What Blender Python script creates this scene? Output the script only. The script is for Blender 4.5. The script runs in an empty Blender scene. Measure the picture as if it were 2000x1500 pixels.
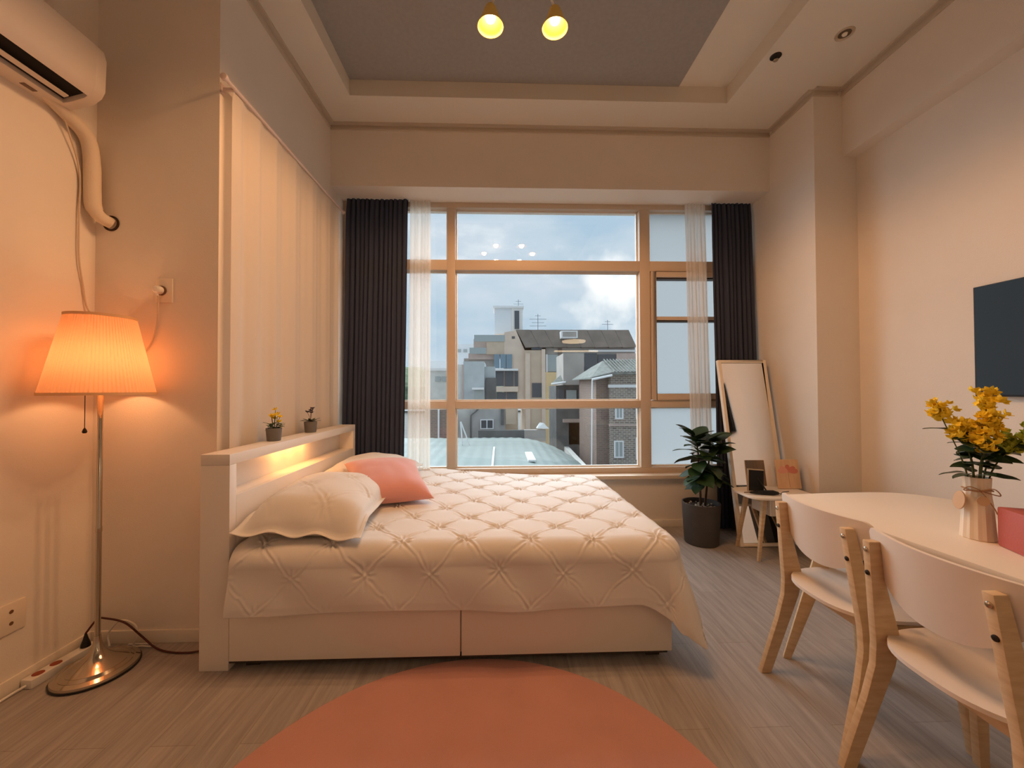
import bpy, bmesh, math, random
from mathutils import Vector, Matrix, noise
from math import sin, cos, pi, radians, sqrt, hypot, atan2, exp

random.seed(7)
scene = bpy.context.scene
COL = scene.collection

# ------------------------------------------------------------------ camera
cam_data = bpy.data.cameras.new('camera')
cam_data.sensor_width = 36.0
cam_data.lens = 36.0 * 753.4 / 2000.0
cam_data.clip_start = 0.05
cam_data.clip_end = 1000
cam = bpy.data.objects.new('camera', cam_data)
COL.objects.link(cam)
r_ = Vector((0.99948074, -0.03206164, -0.00321061))
u_ = Vector((0.00273479, -0.01487376, 0.99988564))
w_ = Vector((0.03210573, 0.99937522, 0.01477835))
cam.matrix_world = Matrix(((r_.x, u_.x, -w_.x, 0), (r_.y, u_.y, -w_.y, 0),
                           (r_.z, u_.z, -w_.z, 1.22), (0, 0, 0, 1)))
scene.camera = cam

# ------------------------------------------------------------------ colour management
vs = scene.view_settings
vs.view_transform = 'Standard'
vs.look = 'None'
vs.gamma = 1.0
vs.use_curve_mapping = False
vs.exposure = 0.45
scene.cycles.use_denoising = True
scene.cycles.max_bounces = 10
scene.cycles.diffuse_bounces = 5
scene.cycles.transparent_max_bounces = 16
scene.cycles.sample_clamp_indirect = 4.0
scene.cycles.caustics_reflective = False
scene.cycles.caustics_refractive = False


def lin(r, g, b):
    def f(c):
        c /= 255.0
        return c / 12.92 if c <= 0.04045 else ((c + 0.055) / 1.055) ** 2.4
    return (f(r), f(g), f(b), 1.0)


# ------------------------------------------------------------------ sky
SKY_STRENGTH = 0.88
world = bpy.data.worlds.new('cloudy_sky')
scene.world = world
world.use_nodes = True
nt = world.node_tree
nt.nodes.clear()
out = nt.nodes.new('ShaderNodeOutputWorld')
bg = nt.nodes.new('ShaderNodeBackground')
tc = nt.nodes.new('ShaderNodeTexCoord')
mp = nt.nodes.new('ShaderNodeMapping')
mp.inputs['Scale'].default_value = (1.0, 1.0, 2.6)
mp.inputs['Location'].default_value = (0.35, 0.1, 0.55)
n1 = nt.nodes.new('ShaderNodeTexNoise')
n1.inputs['Scale'].default_value = 3.4
n1.inputs['Detail'].default_value = 7.0
n1.inputs['Roughness'].default_value = 0.55
ramp = nt.nodes.new('ShaderNodeValToRGB')
cr = ramp.color_ramp
cr.elements[0].position = 0.32
cr.elements[0].color = lin(172, 196, 216)
cr.elements[1].position = 0.72
cr.elements[1].color = lin(236, 240, 244)
e = cr.elements.new(0.46)
e.color = lin(190, 207, 221)
e = cr.elements.new(0.58)
e.color = lin(202, 214, 226)
# a bright cumulus head, ragged by the same kind of noise
dist = nt.nodes.new('ShaderNodeVectorMath')
dist.operation = 'DISTANCE'
dist.inputs[1].default_value = (0.262, 0.930, 0.236)
n2 = nt.nodes.new('ShaderNodeTexNoise')
n2.inputs['Scale'].default_value = 11.0
n2.inputs['Detail'].default_value = 8.0
madd = nt.nodes.new('ShaderNodeMath')
madd.operation = 'MULTIPLY_ADD'
madd.inputs[1].default_value = 0.30
mr = nt.nodes.new('ShaderNodeMapRange')
mr.inputs['From Min'].default_value = 0.27
mr.inputs['From Max'].default_value = 0.18
mix = nt.nodes.new('ShaderNodeMix')
mix.data_type = 'RGBA'
mix.inputs['B'].default_value = (1.0, 1.0, 1.0, 1.0)
L = nt.links.new
L(tc.outputs['Generated'], mp.inputs['Vector'])
L(mp.outputs['Vector'], n1.inputs['Vector'])
L(n1.outputs['Fac'], ramp.inputs['Fac'])
L(tc.outputs['Generated'], dist.inputs[0])
L(tc.outputs['Generated'], n2.inputs['Vector'])
L(n2.outputs['Fac'], madd.inputs[0])
L(dist.outputs['Value'], madd.inputs[2])
L(madd.outputs['Value'], mr.inputs['Value'])
L(mr.outputs['Result'], mix.inputs['Factor'])
L(ramp.outputs['Color'], mix.inputs['A'])
L(mix.outputs['Result'], bg.inputs['Color'])
bg.inputs['Strength'].default_value = SKY_STRENGTH
L(bg.outputs['Background'], out.inputs['Surface'])


# very wide sun lamp added to stand in for the cloudy sky's daylight
sun_data = bpy.data.lights.new('daylight_sun', 'SUN')
sun_data.energy = 7.6
sun_data.angle = radians(120)
sun_data.color = (0.86, 0.94, 1.0)
sun = bpy.data.objects.new('daylight_sun', sun_data)
COL.objects.link(sun)
sun.location = (-10, 40, 30)
sun.rotation_euler = Vector((0.38, -1.0, -0.50)).to_track_quat('-Z', 'Y').to_euler()

# ------------------------------------------------------------------ materials
MATS = {}


def mat(name, col, rough=0.6, metal=0.0, spec=0.4, var=0.0, var_scale=6.0, bump=0.0, bump_scale=60.0,
        col2=None, stretch=(1, 1, 1), emit=None, emit_s=0.0, sheen=0.0, trans=0.0):
    if name in MATS:
        return MATS[name]
    m = bpy.data.materials.new(name)
    m.use_nodes = True
    t = m.node_tree
    b = t.nodes['Principled BSDF']
    b.inputs['Base Color'].default_value = col
    b.inputs['Roughness'].default_value = rough
    b.inputs['Metallic'].default_value = metal
    b.inputs['Specular IOR Level'].default_value = spec
    if sheen:
        b.inputs['Sheen Weight'].default_value = sheen
    if emit:
        b.inputs['Emission Color'].default_value = emit
        b.inputs['Emission Strength'].default_value = emit_s
    tcn = t.nodes.new('ShaderNodeTexCoord')
    mpn = t.nodes.new('ShaderNodeMapping')
    mpn.inputs['Scale'].default_value = stretch
    t.links.new(tcn.outputs['Object'], mpn.inputs['Vector'])
    if var > 0 or col2:
        n = t.nodes.new('ShaderNodeTexNoise')
        n.inputs['Scale'].default_value = var_scale
        n.inputs['Detail'].default_value = 5
        t.links.new(mpn.outputs['Vector'], n.inputs['Vector'])
        rp = t.nodes.new('ShaderNodeValToRGB')
        c2 = col2 or tuple(c * (1 - var) for c in col[:3]) + (1,)
        rp.color_ramp.elements[0].position = 0.35
        rp.color_ramp.elements[1].position = 0.65
        rp.color_ramp.elements[0].color = c2
        rp.color_ramp.elements[1].color = col
        t.links.new(n.outputs['Fac'], rp.inputs['Fac'])
        t.links.new(rp.outputs['Color'], b.inputs['Base Color'])
    if bump > 0:
        n = t.nodes.new('ShaderNodeTexNoise')
        n.inputs['Scale'].default_value = bump_scale
        n.inputs['Detail'].default_value = 3
        t.links.new(mpn.outputs['Vector'], n.inputs['Vector'])
        bp = t.nodes.new('ShaderNodeBump')
        bp.inputs['Strength'].default_value = bump
        bp.inputs['Distance'].default_value = 0.01
        t.links.new(n.outputs['Fac'], bp.inputs['Height'])
        t.links.new(bp.outputs['Normal'], b.inputs['Normal'])
    MATS[name] = m
    return m


def cloth_mat(name, col, transparency=0.0, translucency=0.3, bump=0.0, weave=400.0):
    """woven cloth that lets some light through"""
    m = bpy.data.materials.new(name)
    m.use_nodes = True
    t = m.node_tree
    t.nodes.clear()
    o = t.nodes.new('ShaderNodeOutputMaterial')
    d = t.nodes.new('ShaderNodeBsdfDiffuse')
    d.inputs['Color'].default_value = col
    tl = t.nodes.new('ShaderNodeBsdfTranslucent')
    tl.inputs['Color'].default_value = col
    mx = t.nodes.new('ShaderNodeMixShader')
    mx.inputs[0].default_value = translucency
    t.links.new(d.outputs[0], mx.inputs[1])
    t.links.new(tl.outputs[0], mx.inputs[2])
    last = mx
    if bump:
        tcn = t.nodes.new('ShaderNodeTexCoord')
        n = t.nodes.new('ShaderNodeTexNoise')
        n.inputs['Scale'].default_value = weave
        t.links.new(tcn.outputs['Object'], n.inputs['Vector'])
        bp = t.nodes.new('ShaderNodeBump')
        bp.inputs['Strength'].default_value = bump
        bp.inputs['Distance'].default_value = 0.004
        t.links.new(n.outputs['Fac'], bp.inputs['Height'])
        t.links.new(bp.outputs['Normal'], d.inputs['Normal'])
    if transparency > 0:
        tr = t.nodes.new('ShaderNodeBsdfTransparent')
        m2 = t.nodes.new('ShaderNodeMixShader')
        m2.inputs[0].default_value = transparency
        t.links.new(mx.outputs[0], m2.inputs[1])
        t.links.new(tr.outputs[0], m2.inputs[2])
        last = m2
    t.links.new(last.outputs[0], o.inputs[0])
    MATS[name] = m
    return m


def glass_mat(name, tint, ior=1.5):
    m = bpy.data.materials.new(name)
    m.use_nodes = True
    t = m.node_tree
    t.nodes.clear()
    o = t.nodes.new('ShaderNodeOutputMaterial')
    tr = t.nodes.new('ShaderNodeBsdfTransparent')
    tr.inputs['Color'].default_value = tint
    gl = t.nodes.new('ShaderNodeBsdfGlossy')
    gl.inputs['Roughness'].default_value = 0.0
    # Schlick reflectance, the same from both faces of the pane
    lw = t.nodes.new('ShaderNodeLayerWeight')
    lw.inputs['Blend'].default_value = 0.5
    pw = t.nodes.new('ShaderNodeMath')
    pw.operation = 'POWER'
    pw.inputs[1].default_value = 5.0
    fr = t.nodes.new('ShaderNodeMath')
    fr.operation = 'MULTIPLY_ADD'
    r0 = ((ior - 1) / (ior + 1)) ** 2
    fr.inputs[1].default_value = 1 - r0
    fr.inputs[2].default_value = r0
    t.links.new(lw.outputs['Facing'], pw.inputs[0])
    t.links.new(pw.outputs[0], fr.inputs[0])
    mx = t.nodes.new('ShaderNodeMixShader')
    t.links.new(fr.outputs[0], mx.inputs[0])
    t.links.new(tr.outputs[0], mx.inputs[1])
    t.links.new(gl.outputs[0], mx.inputs[2])
    t.links.new(mx.outputs[0], o.inputs[0])
    MATS[name] = m
    return m


def frosted_mat(name, col):
    m = bpy.data.materials.new(name)
    m.use_nodes = True
    t = m.node_tree
    t.nodes.clear()
    o = t.nodes.new('ShaderNodeOutputMaterial')
    tl = t.nodes.new('ShaderNodeBsdfTranslucent')
    tl.inputs['Color'].default_value = col
    tr = t.nodes.new('ShaderNodeBsdfTransparent')
    tr.inputs['Color'].default_value = (0.9, 0.95, 1, 1)
    mx = t.nodes.new('ShaderNodeMixShader')
    mx.inputs[0].default_value = 0.06
    t.links.new(tl.outputs[0], mx.inputs[1])
    t.links.new(tr.outputs[0], mx.inputs[2])
    t.links.new(mx.outputs[0], o.inputs[0])
    MATS[name] = m
    return m


def floor_mat():
    m = bpy.data.materials.new('vinyl_wood_floor')
    m.use_nodes = True
    t = m.node_tree
    b = t.nodes['Principled BSDF']
    tcn = t.nodes.new('ShaderNodeTexCoord')
    mpn = t.nodes.new('ShaderNodeMapping')
    mpn.inputs['Rotation'].default_value = (0, 0, radians(90))
    t.links.new(tcn.outputs['Object'], mpn.inputs['Vector'])
    br = t.nodes.new('ShaderNodeTexBrick')
    br.inputs['Scale'].default_value = 1.0
    br.inputs['Brick Width'].default_value = 0.92
    br.inputs['Row Height'].default_value = 0.15
    br.inputs['Mortar Size'].default_value = 0.0008
    br.inputs['Color1'].default_value = lin(175, 170, 167)
    br.inputs['Color2'].default_value = lin(166, 160, 156)
    br.inputs['Mortar'].default_value = lin(138, 126, 115)
    t.links.new(mpn.outputs['Vector'], br.inputs['Vector'])
    mp2 = t.nodes.new('ShaderNodeMapping')
    mp2.inputs['Scale'].default_value = (14, 0.9, 1)
    t.links.new(tcn.outputs['Object'], mp2.inputs['Vector'])
    n = t.nodes.new('ShaderNodeTexNoise')
    n.inputs['Scale'].default_value = 3.0
    n.inputs['Detail'].default_value = 8
    n.inputs['Roughness'].default_value = 0.65
    t.links.new(mp2.outputs['Vector'], n.inputs['Vector'])
    rp = t.nodes.new('ShaderNodeValToRGB')
    rp.color_ramp.elements[0].position = 0.3
    rp.color_ramp.elements[0].color = (0.68, 0.66, 0.64, 1)
    rp.color_ramp.elements[1].position = 0.7
    rp.color_ramp.elements[1].color = (1.08, 1.06, 1.04, 1)
    t.links.new(n.outputs['Fac'], rp.inputs['Fac'])
    mx = t.nodes.new('ShaderNodeMix')
    mx.data_type = 'RGBA'
    mx.blend_type = 'MULTIPLY'
    mx.inputs['Factor'].default_value = 1.0
    t.links.new(br.outputs['Color'], mx.inputs['A'])
    t.links.new(rp.outputs['Color'], mx.inputs['B'])
    t.links.new(mx.outputs['Result'], b.inputs['Base Color'])
    b.inputs['Roughness'].default_value = 0.42
    b.inputs['Specular IOR Level'].default_value = 0.35
    bp = t.nodes.new('ShaderNodeBump')
    bp.inputs['Strength'].default_value = 0.08
    bp.inputs['Distance'].default_value = 0.004
    t.links.new(n.outputs['Fac'], bp.inputs['Height'])
    t.links.new(bp.outputs['Normal'], b.inputs['Normal'])
    MATS['floor'] = m
    return m


def brick_mat(name, c1, c2, mortar, w=0.42, h=0.16):
    m = bpy.data.materials.new(name)
    m.use_nodes = True
    t = m.node_tree
    b = t.nodes['Principled BSDF']
    tcn = t.nodes.new('ShaderNodeTexCoord')
    sp = t.nodes.new('ShaderNodeSeparateXYZ')
    cb = t.nodes.new('ShaderNodeCombineXYZ')
    ad = t.nodes.new('ShaderNodeMath')
    t.links.new(tcn.outputs['Object'], sp.inputs[0])
    t.links.new(sp.outputs['X'], ad.inputs[0])
    t.links.new(sp.outputs['Y'], ad.inputs[1])
    t.links.new(ad.outputs[0], cb.inputs['X'])
    t.links.new(sp.outputs['Z'], cb.inputs['Y'])
    br = t.nodes.new('ShaderNodeTexBrick')
    br.inputs['Scale'].default_value = 1.0
    br.inputs['Brick Width'].default_value = w
    br.inputs['Row Height'].default_value = h
    br.inputs['Mortar Size'].default_value = 0.025
    br.inputs['Color1'].default_value = c1
    br.inputs['Color2'].default_value = c2
    br.inputs['Mortar'].default_value = mortar
    t.links.new(cb.outputs[0], br.inputs['Vector'])
    t.links.new(br.outputs['Color'], b.inputs['Base Color'])
    b.inputs['Roughness'].default_value = 0.9
    MATS[name] = m
    return m


# ------------------------------------------------------------------ geometry helpers
class MB:
    """collects geometry for ONE mesh object"""

    def __init__(self):
        self.v, self.f = [], []

    def add(self, vs_, fs_):
        o = len(self.v)
        self.v += [tuple(p) for p in vs_]
        self.f += [tuple(i + o for i in fc) for fc in fs_]
        return self

    def box(self, x0, x1, y0, y1, z0, z1):
        x0, x1 = min(x0, x1), max(x0, x1)
        y0, y1 = min(y0, y1), max(y0, y1)
        z0, z1 = min(z0, z1), max(z0, z1)
        return self.add([(x0, y0, z0), (x1, y0, z0), (x1, y1, z0), (x0, y1, z0),
                         (x0, y0, z1), (x1, y0, z1), (x1, y1, z1), (x0, y1, z1)],
                        [(0, 3, 2, 1), (4, 5, 6, 7), (0, 1, 5, 4), (1, 2, 6, 5), (2, 3, 7, 6), (3, 0, 4, 7)])

    def tube(self, pts, rad, n=10, cap=True):
        pts = [Vector(p) for p in pts]
        k = len(pts)
        rs = rad if isinstance(rad, (list, tuple)) else [rad] * k
        vs_, fs_ = [], []
        prev = None
        for i, p in enumerate(pts):
            d = (pts[min(i + 1, k - 1)] - pts[max(i - 1, 0)])
            d = d.normalized() if d.length > 1e-9 else Vector((0, 0, 1))
            if prev is None:
                a = Vector((1, 0, 0)) if abs(d.x) < 0.8 else Vector((0, 1, 0))
                x = d.cross(a).normalized()
            else:
                x = (prev - d * prev.dot(d))
                x = x.normalized() if x.length > 1e-6 else d.orthogonal().normalized()
            prev = x
            y = d.cross(x)
            for j in range(n):
                an = 2 * pi * j / n
                vs_.append(p + (x * cos(an) + y * sin(an)) * rs[i])
        for i in range(k - 1):
            for j in range(n):
                fs_.append((i * n + j, i * n + (j + 1) % n, (i + 1) * n + (j + 1) % n, (i + 1) * n + j))
        if cap:
            fs_.append(tuple(range(n - 1, -1, -1)))
            fs_.append(tuple((k - 1) * n + j for j in range(n)))
        return self.add(vs_, fs_)

    def lathe(self, prof, n=32, c=(0, 0, 0), cap=True, wob=None):
        vs_, fs_ = [], []
        k = len(prof)
        for i, (r, z) in enumerate(prof):
            for j in range(n):
                an = 2 * pi * j / n
                rr = r if wob is None else wob(r, z, an)
                vs_.append((c[0] + rr * cos(an), c[1] + rr * sin(an), c[2] + z))
        for i in range(k - 1):
            for j in range(n):
                fs_.append((i * n + j, i * n + (j + 1) % n, (i + 1) * n + (j + 1) % n, (i + 1) * n + j))
        if cap:
            fs_.append(tuple(range(n - 1, -1, -1)))
            fs_.append(tuple((k - 1) * n + j for j in range(n)))
        return self.add(vs_, fs_)

    def prism(self, poly, fn, a, b):
        """poly: 2-D outline; fn(p, q, h) -> point; extruded from h=a to h=b"""
        n = len(poly)
        vs_ = [fn(p, q, a) for p, q in poly] + [fn(p, q, b) for p, q in poly]
        fs_ = [tuple(range(n - 1, -1, -1)), tuple(range(n, 2 * n))]
        for i in range(n):
            j = (i + 1) % n
            fs_.append((i, j, n + j, n + i))
        return self.add(vs_, fs_)

    def grid(self, fn, nu, nv):
        vs_ = [fn(i / nu, j / nv) for j in range(nv + 1) for i in range(nu + 1)]
        fs_ = [(j * (nu + 1) + i, j * (nu + 1) + i + 1, (j + 1) * (nu + 1) + i + 1, (j + 1) * (nu + 1) + i)
               for j in range(nv) for i in range(nu)]
        return self.add(vs_, fs_)

    def shell(self, fn, nu, nv, th):
        """a sheet with thickness: fn(u,v) -> point, offset along its normal"""
        P = [[Vector(fn(i / nu, j / nv)) for i in range(nu + 1)] for j in range(nv + 1)]
        vs_, bk = [], []
        for j in range(nv + 1):
            for i in range(nu + 1):
                du = P[j][min(i + 1, nu)] - P[j][max(i - 1, 0)]
                dv = P[min(j + 1, nv)][i] - P[max(j - 1, 0)][i]
                nn = du.cross(dv)
                nn = nn.normalized() if nn.length > 1e-12 else Vector((0, 0, 1))
                vs_.append(P[j][i])
                bk.append(P[j][i] - nn * th)
        N = len(vs_)
        w = nu + 1
        fs_ = []
        for j in range(nv):
            for i in range(nu):
                a = j * w + i
                fs_.append((a, a + 1, a + w + 1, a + w))
                fs_.append((N + a, N + a + w, N + a + w + 1, N + a + 1))
        for i in range(nu):
            fs_.append((i, N + i, N + i + 1, i + 1))
            a = nv * w + i
            fs_.append((a, a + 1, N + a + 1, N + a))
        for j in range(nv):
            a = j * w
            fs_.append((a, a + w, N + a + w, N + a))
            a = j * w + nu
            fs_.append((a, N + a, N + a + w, a + w))
        return self.add(vs_ + bk, fs_)

    def xform(self, M):
        self.v = [tuple(M @ Vector(p)) for p in self.v]
        return self


WLOC = {}


def build(mb, name, material, parent=None, bevel=0.0, smooth=True, angle=38, loc=None, seg=2):
    if parent is not None:
        base = WLOC[parent.name]
    elif loc is not None:
        base = Vector(loc)
    else:
        xs = [p[0] for p in mb.v]
        ys = [p[1] for p in mb.v]
        zs = [p[2] for p in mb.v]
        base = Vector(((min(xs) + max(xs)) / 2, (min(ys) + max(ys)) / 2, min(zs)))
    me = bpy.data.meshes.new(name)
    me.from_pydata([(p[0] - base.x, p[1] - base.y, p[2] - base.z) for p in mb.v], [], mb.f)
    if bevel > 0:
        bm = bmesh.new()
        bm.from_mesh(me)
        bmesh.ops.remove_doubles(bm, verts=bm.verts, dist=1e-6)
        eds = [ed for ed in bm.edges if len(ed.link_faces) == 2 and ed.calc_face_angle(0) > radians(25)]
        bmesh.ops.bevel(bm, geom=eds, offset=bevel, segments=seg, profile=0.6, affect='EDGES', clamp_overlap=True)
        bm.to_mesh(me)
        bm.free()
    me.validate()
    me.update()
    if smooth:
        me.polygons.foreach_set('use_smooth', [True] * len(me.polygons))
        me.set_sharp_from_angle(angle=radians(angle))
    if material:
        me.materials.append(material)
    o = bpy.data.objects.new(name, me)
    COL.objects.link(o)
    if parent is not None:
        o.parent = parent
    else:
        o.location = base
    WLOC[o.name] = base
    return o


def tag(o, label, cat=None, group=None, kind=None):
    o['label'] = label
    if cat:
        o['category'] = cat
    if group:
        o['group'] = group
    if kind:
        o['kind'] = kind
    return o


def thing(name, label, cat, loc=(0, 0, 0), group=None, kind=None):
    o = bpy.data.objects.new(name, None)
    o.empty_display_size = 0.1
    COL.objects.link(o)
    o.location = loc
    WLOC[o.name] = Vector(loc)
    return tag(o, label, cat, group, kind)


def lamp(name, kind, loc, energy, color, parent=None, size=0.02, target=None, **kw):
    d = bpy.data.lights.new(name, kind)
    d.energy = energy
    d.color = color
    if kind in ('POINT', 'SPOT'):
        d.shadow_soft_size = size
    for k, v in kw.items():
        setattr(d, k, v)
    o = bpy.data.objects.new(name, d)
    COL.objects.link(o)
    base = WLOC[parent.name] if parent is not None else Vector((0, 0, 0))
    o.location = Vector(loc) - base
    if parent is not None:
        o.parent = parent
    if target is not None:
        o.rotation_euler = (Vector(target) - Vector(loc)).to_track_quat('-Z', 'Y').to_euler()
    return o


def bez(pts, n=8):
    """Catmull-Rom through the points"""
    P = [Vector(p) for p in pts]
    P = [P[0] * 2 - P[1]] + P + [P[-1] * 2 - P[-2]]
    o_ = []
    for i in range(1, len(P) - 2):
        for k in range(n):
            t = k / n
            a, b, c, d = P[i - 1], P[i], P[i + 1], P[i + 2]
            o_.append(0.5 * ((2 * b) + (c - a) * t + (2 * a - 5 * b + 4 * c - d) * t * t + (3 * b - a - 3 * c + d) * t ** 3))
    o_.append(P[-2])
    return o_


def smoothstep(a, b, x):
    t = max(0.0, min(1.0, (x - a) / (b - a)))
    return t * t * (3 - 2 * t)


# shared finishes
WALL = mat('cream_wallpaper', lin(236, 226, 214), 0.75, spec=0.2, var=0.03, var_scale=3, bump=0.12, bump_scale=220)
WALLC = mat('white_ceiling_paint', lin(230, 222, 208), 0.8, spec=0.15, bump=0.08, bump_scale=200)
GREYC = mat('grey_ceiling_paper', lin(168, 165, 161), 0.85, spec=0.1, var=0.06, var_scale=40, bump=0.15, bump_scale=240)
TRIM = mat('cream_moulding', lin(205, 192, 174), 0.6, spec=0.3)
BASE = mat('white_baseboard', lin(235, 226, 212), 0.5)
FRAME = mat('beige_window_frame', lin(202, 184, 164), 0.45, spec=0.4)
GLASS = glass_mat('window_glass', (0.96, 0.975, 0.975, 1))
FROST = frosted_mat('frosted_film_glass', (0.44, 0.45, 0.45, 1))
WHITE = mat('white_laminate', lin(238, 230, 220), 0.45, spec=0.4, var=0.02)
WHITEP = mat('white_plastic', lin(232, 226, 218), 0.4)
BLACKP = mat('black_plastic', lin(22, 22, 24), 0.4)
BIRCH = mat('birch_wood', lin(222, 194, 156), 0.5, col2=lin(208, 176, 136), var_scale=4, stretch=(3, 3, 18), spec=0.3)
BIRCHY = mat('birch_edge', lin(226, 198, 158), 0.5, col2=lin(206, 172, 128), var_scale=30, stretch=(1, 1, 1))
CHROME = mat('brushed_nickel', lin(196, 186, 170), 0.14, metal=1.0)
DARKM = mat('dark_metal', lin(60, 55, 50), 0.35, metal=0.9)

# ------------------------------------------------------------------ room shell
XL, XL2, XP, XR1, XR2 = -1.391, -1.981, 2.317, 2.533, 2.638
YB, YP, YF, YW, YWIN = 3.2075, 2.739, 1.9476, 3.40, 3.47
ZC, ZB, ZBEAM = 3.4243, 2.9117, 2.93
YR = -3.0     # wall behind the camera
T1, T2, TY, TY0, ZT = -1.116, 1.761, 2.889, -0.9, 3.55


def struct(name, mb, m, label, cat, **k):
    o = build(mb, name, m, **k)
    return tag(o, label, cat, kind='structure')


struct('floor', MB().box(-2.1, 2.78, YR - 0.1, 3.7, -0.12, 0), floor_mat(),
       'grey brown wood-look vinyl floor running under the bed', 'floor', loc=(0, 0, 0))
struct('wall_left', MB().box(XL2 - 0.12, XL2, YR, YF, 0, 3.7), WALL,
       'lamp-lit cream wall that carries the air conditioner', 'wall')
struct('wall_alcove', MB().box(XL2 - 0.12, XL, YF, 3.7, 0, 3.7), WALL,
       'cream wall with the socket and the sheer curtain beside the bed head', 'wall')
struct('wall_right', MB().box(XR2, XR2 + 0.14, YR, 3.7, 0, 3.7), WALL,
       'peach-lit cream wall that carries the television', 'wall')
struct('wall_beam', MB().box(XR1, XR2, YR, YP, ZBEAM, ZC + 0.02), WALL,
       'boxed-out beam along the top of the television wall', 'beam')
struct('wall_pillar', MB().box(XP, XR2, YP, 3.7, 0, ZC + 0.02), WALL,
       'square cream pillar between the window and the television wall', 'pillar')
struct('wall_bulkhead', MB().box(XL, XP, YB, 3.7, ZB, ZC + 0.02), WALL,
       'cream bulkhead above the window', 'wall')
struct('wall_back', MB().box(XL, XP, YW, 3.7, 0, 0.43), WALL,
       'low cream wall under the window', 'wall')
struct('wall_rear', MB().box(XL2 - 0.12, XR2 + 0.14, YR - 0.12, YR, 0, 3.7), WALL,
       'cream wall behind the camera at the kitchen end', 'wall')

# ceiling: a white border around a raised tray, with a grey papered panel in it
cl = MB()
xa, xb, ya, yb = XL2 - 0.12, XR2 + 0.14, YR - 0.1, 3.7
zt2 = 3.70
cl.box(xa, T1, ya, yb, ZC, zt2).box(T2, xb, ya, yb, ZC, zt2)
cl.box(T1, T2, TY, yb, ZC, zt2).box(T1, T2, ya, TY0, ZC, zt2)
cl.box(T1, T2, TY0, TY, ZT, zt2)
ceil = struct('ceiling', cl, WALLC, 'cream ceiling with a raised tray over the bed', 'ceiling', loc=(0, 0, ZC))
build(MB().box(T1 + 0.001, 1.383, TY0 + 0.001, TY - 0.001, ZT - 0.006, ZT + 0.002), 'grey_panel', GREYC, ceil)

# moulding strips around the ceiling and the foot of the walls
def moulding(name, x0, y0, x1, y1, nx, ny, label):
    """shadow-gap moulding of three steps along the line, n points into the room"""
    m_ = MB()
    for (d0, d1, z0, z1) in ((0, 0.012, -0.05, -0.036), (0, 0.005, -0.036, -0.012), (0, 0.035, -0.012, 0.0)):
        m_.box(min(x0, x1, x0 + nx * d1, x1 + nx * d1), max(x0, x1, x0 + nx * d1, x1 + nx * d1),
               min(y0, y1, y0 + ny * d1, y1 + ny * d1), max(y0, y1, y0 + ny * d1, y1 + ny * d1), ZC + z0, ZC + z1)
    return struct(name, m_, TRIM, label, 'moulding')


moulding('trim_1', XL, YB, XP, YB, 0, -1, 'ceiling moulding above the window bulkhead')
moulding('trim_2', XL, YF + 0.02, XL, YB - 0.036, 1, 0, 'ceiling moulding above the sheer curtain on the rod')
moulding('trim_3', XP, YP, XP, YB - 0.036, -1, 0, 'ceiling moulding on the window side of the pillar')
moulding('trim_4', XP, YP, XR1 - 0.036, YP, 0, -1, 'short ceiling moulding across the face of the pillar')
moulding('trim_5', XR1, YR, XR1, YP, -1, 0, 'long ceiling moulding on the beam above the television')


def baseboard(name, x0, x1, y0, y1, label):
    return struct(name, MB().box(x0, x1, y0, y1, 0.0, 0.062), BASE, label, 'baseboard', bevel=0.003)


baseboard('baseboard_left', XL2, XL2 + 0.010, YR, YF, 'white baseboard behind the power strip')
baseboard('baseboard_alcove', XL2 + 0.010, XL, YF - 0.010, YF, 'white baseboard between the floor lamp and the bed')
baseboard('baseboard_back', XL + 0.02, XP, YW - 0.010, YW, 'white baseboard under the window')
baseboard('baseboard_right', XR2 - 0.010, XR2, YR, YP - 0.01, 'white baseboard under the television wall')
baseboard('baseboard_pillar', XP, XR2 - 0.010, YP - 0.010, YP, 'white baseboard across the foot of the pillar')

# ------------------------------------------------------------------ window
win = thing('window_1', 'wide beige-framed window of nine panes behind the bed', 'window', (0.46, YWIN, 0.43), kind='structure')
WB, WT = 0.468, 2.9117
V1, V2, V3, V4 = -0.470, -0.397, 1.282, 1.377
H1, H2, H3, H4 = 1.055, 1.119, 2.299, 2.392
XWL, XWR = XL + 0.0, XP
FD = 3.575
build(MB().box(XWL, XWR, 3.36, 3.5, 0.43, 0.462), 'window_sill', mat('window_sill', lin(226, 212, 194), 0.4), win, bevel=0.004)
build(MB().box(XWL, XWR, YWIN, FD, 0.462, 0.512), 'bottom_rail', FRAME, win, bevel=0.003)
build(MB().box(XWL, XWR, YWIN, FD, 2.865, WT), 'head_rail', FRAME, win, bevel=0.003)
build(MB().box(V1, V2, YWIN, FD, 0.512, 2.865), 'mullion', FRAME, win, bevel=0.003)
build(MB().box(V3, V4, YWIN, FD, 0.512, 2.865), 'mullion', FRAME, win, bevel=0.003)
build(MB().box(XWL, XWL + 0.06, YWIN, FD, 0.512, 2.865), 'jamb', FRAME, win, bevel=0.003)
build(MB().box(XWR - 0.06, XWR, YWIN, FD, 0.512, 2.865), 'jamb', FRAME, win, bevel=0.003)
for (a, b) in ((XWL + 0.06, V1), (V2, V3), (V4, XWR - 0.06)):
    build(MB().box(a, b, YWIN, FD, H1, H2), 'transom', FRAME, win, bevel=0.003)
    build(MB().box(a, b, YWIN, FD, H3, H4), 'transom', FRAME, win, bevel=0.003)
GY = 3.548
BEAD = mat('white_glazing_bead', lin(235, 230, 222), 0.4)
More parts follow.
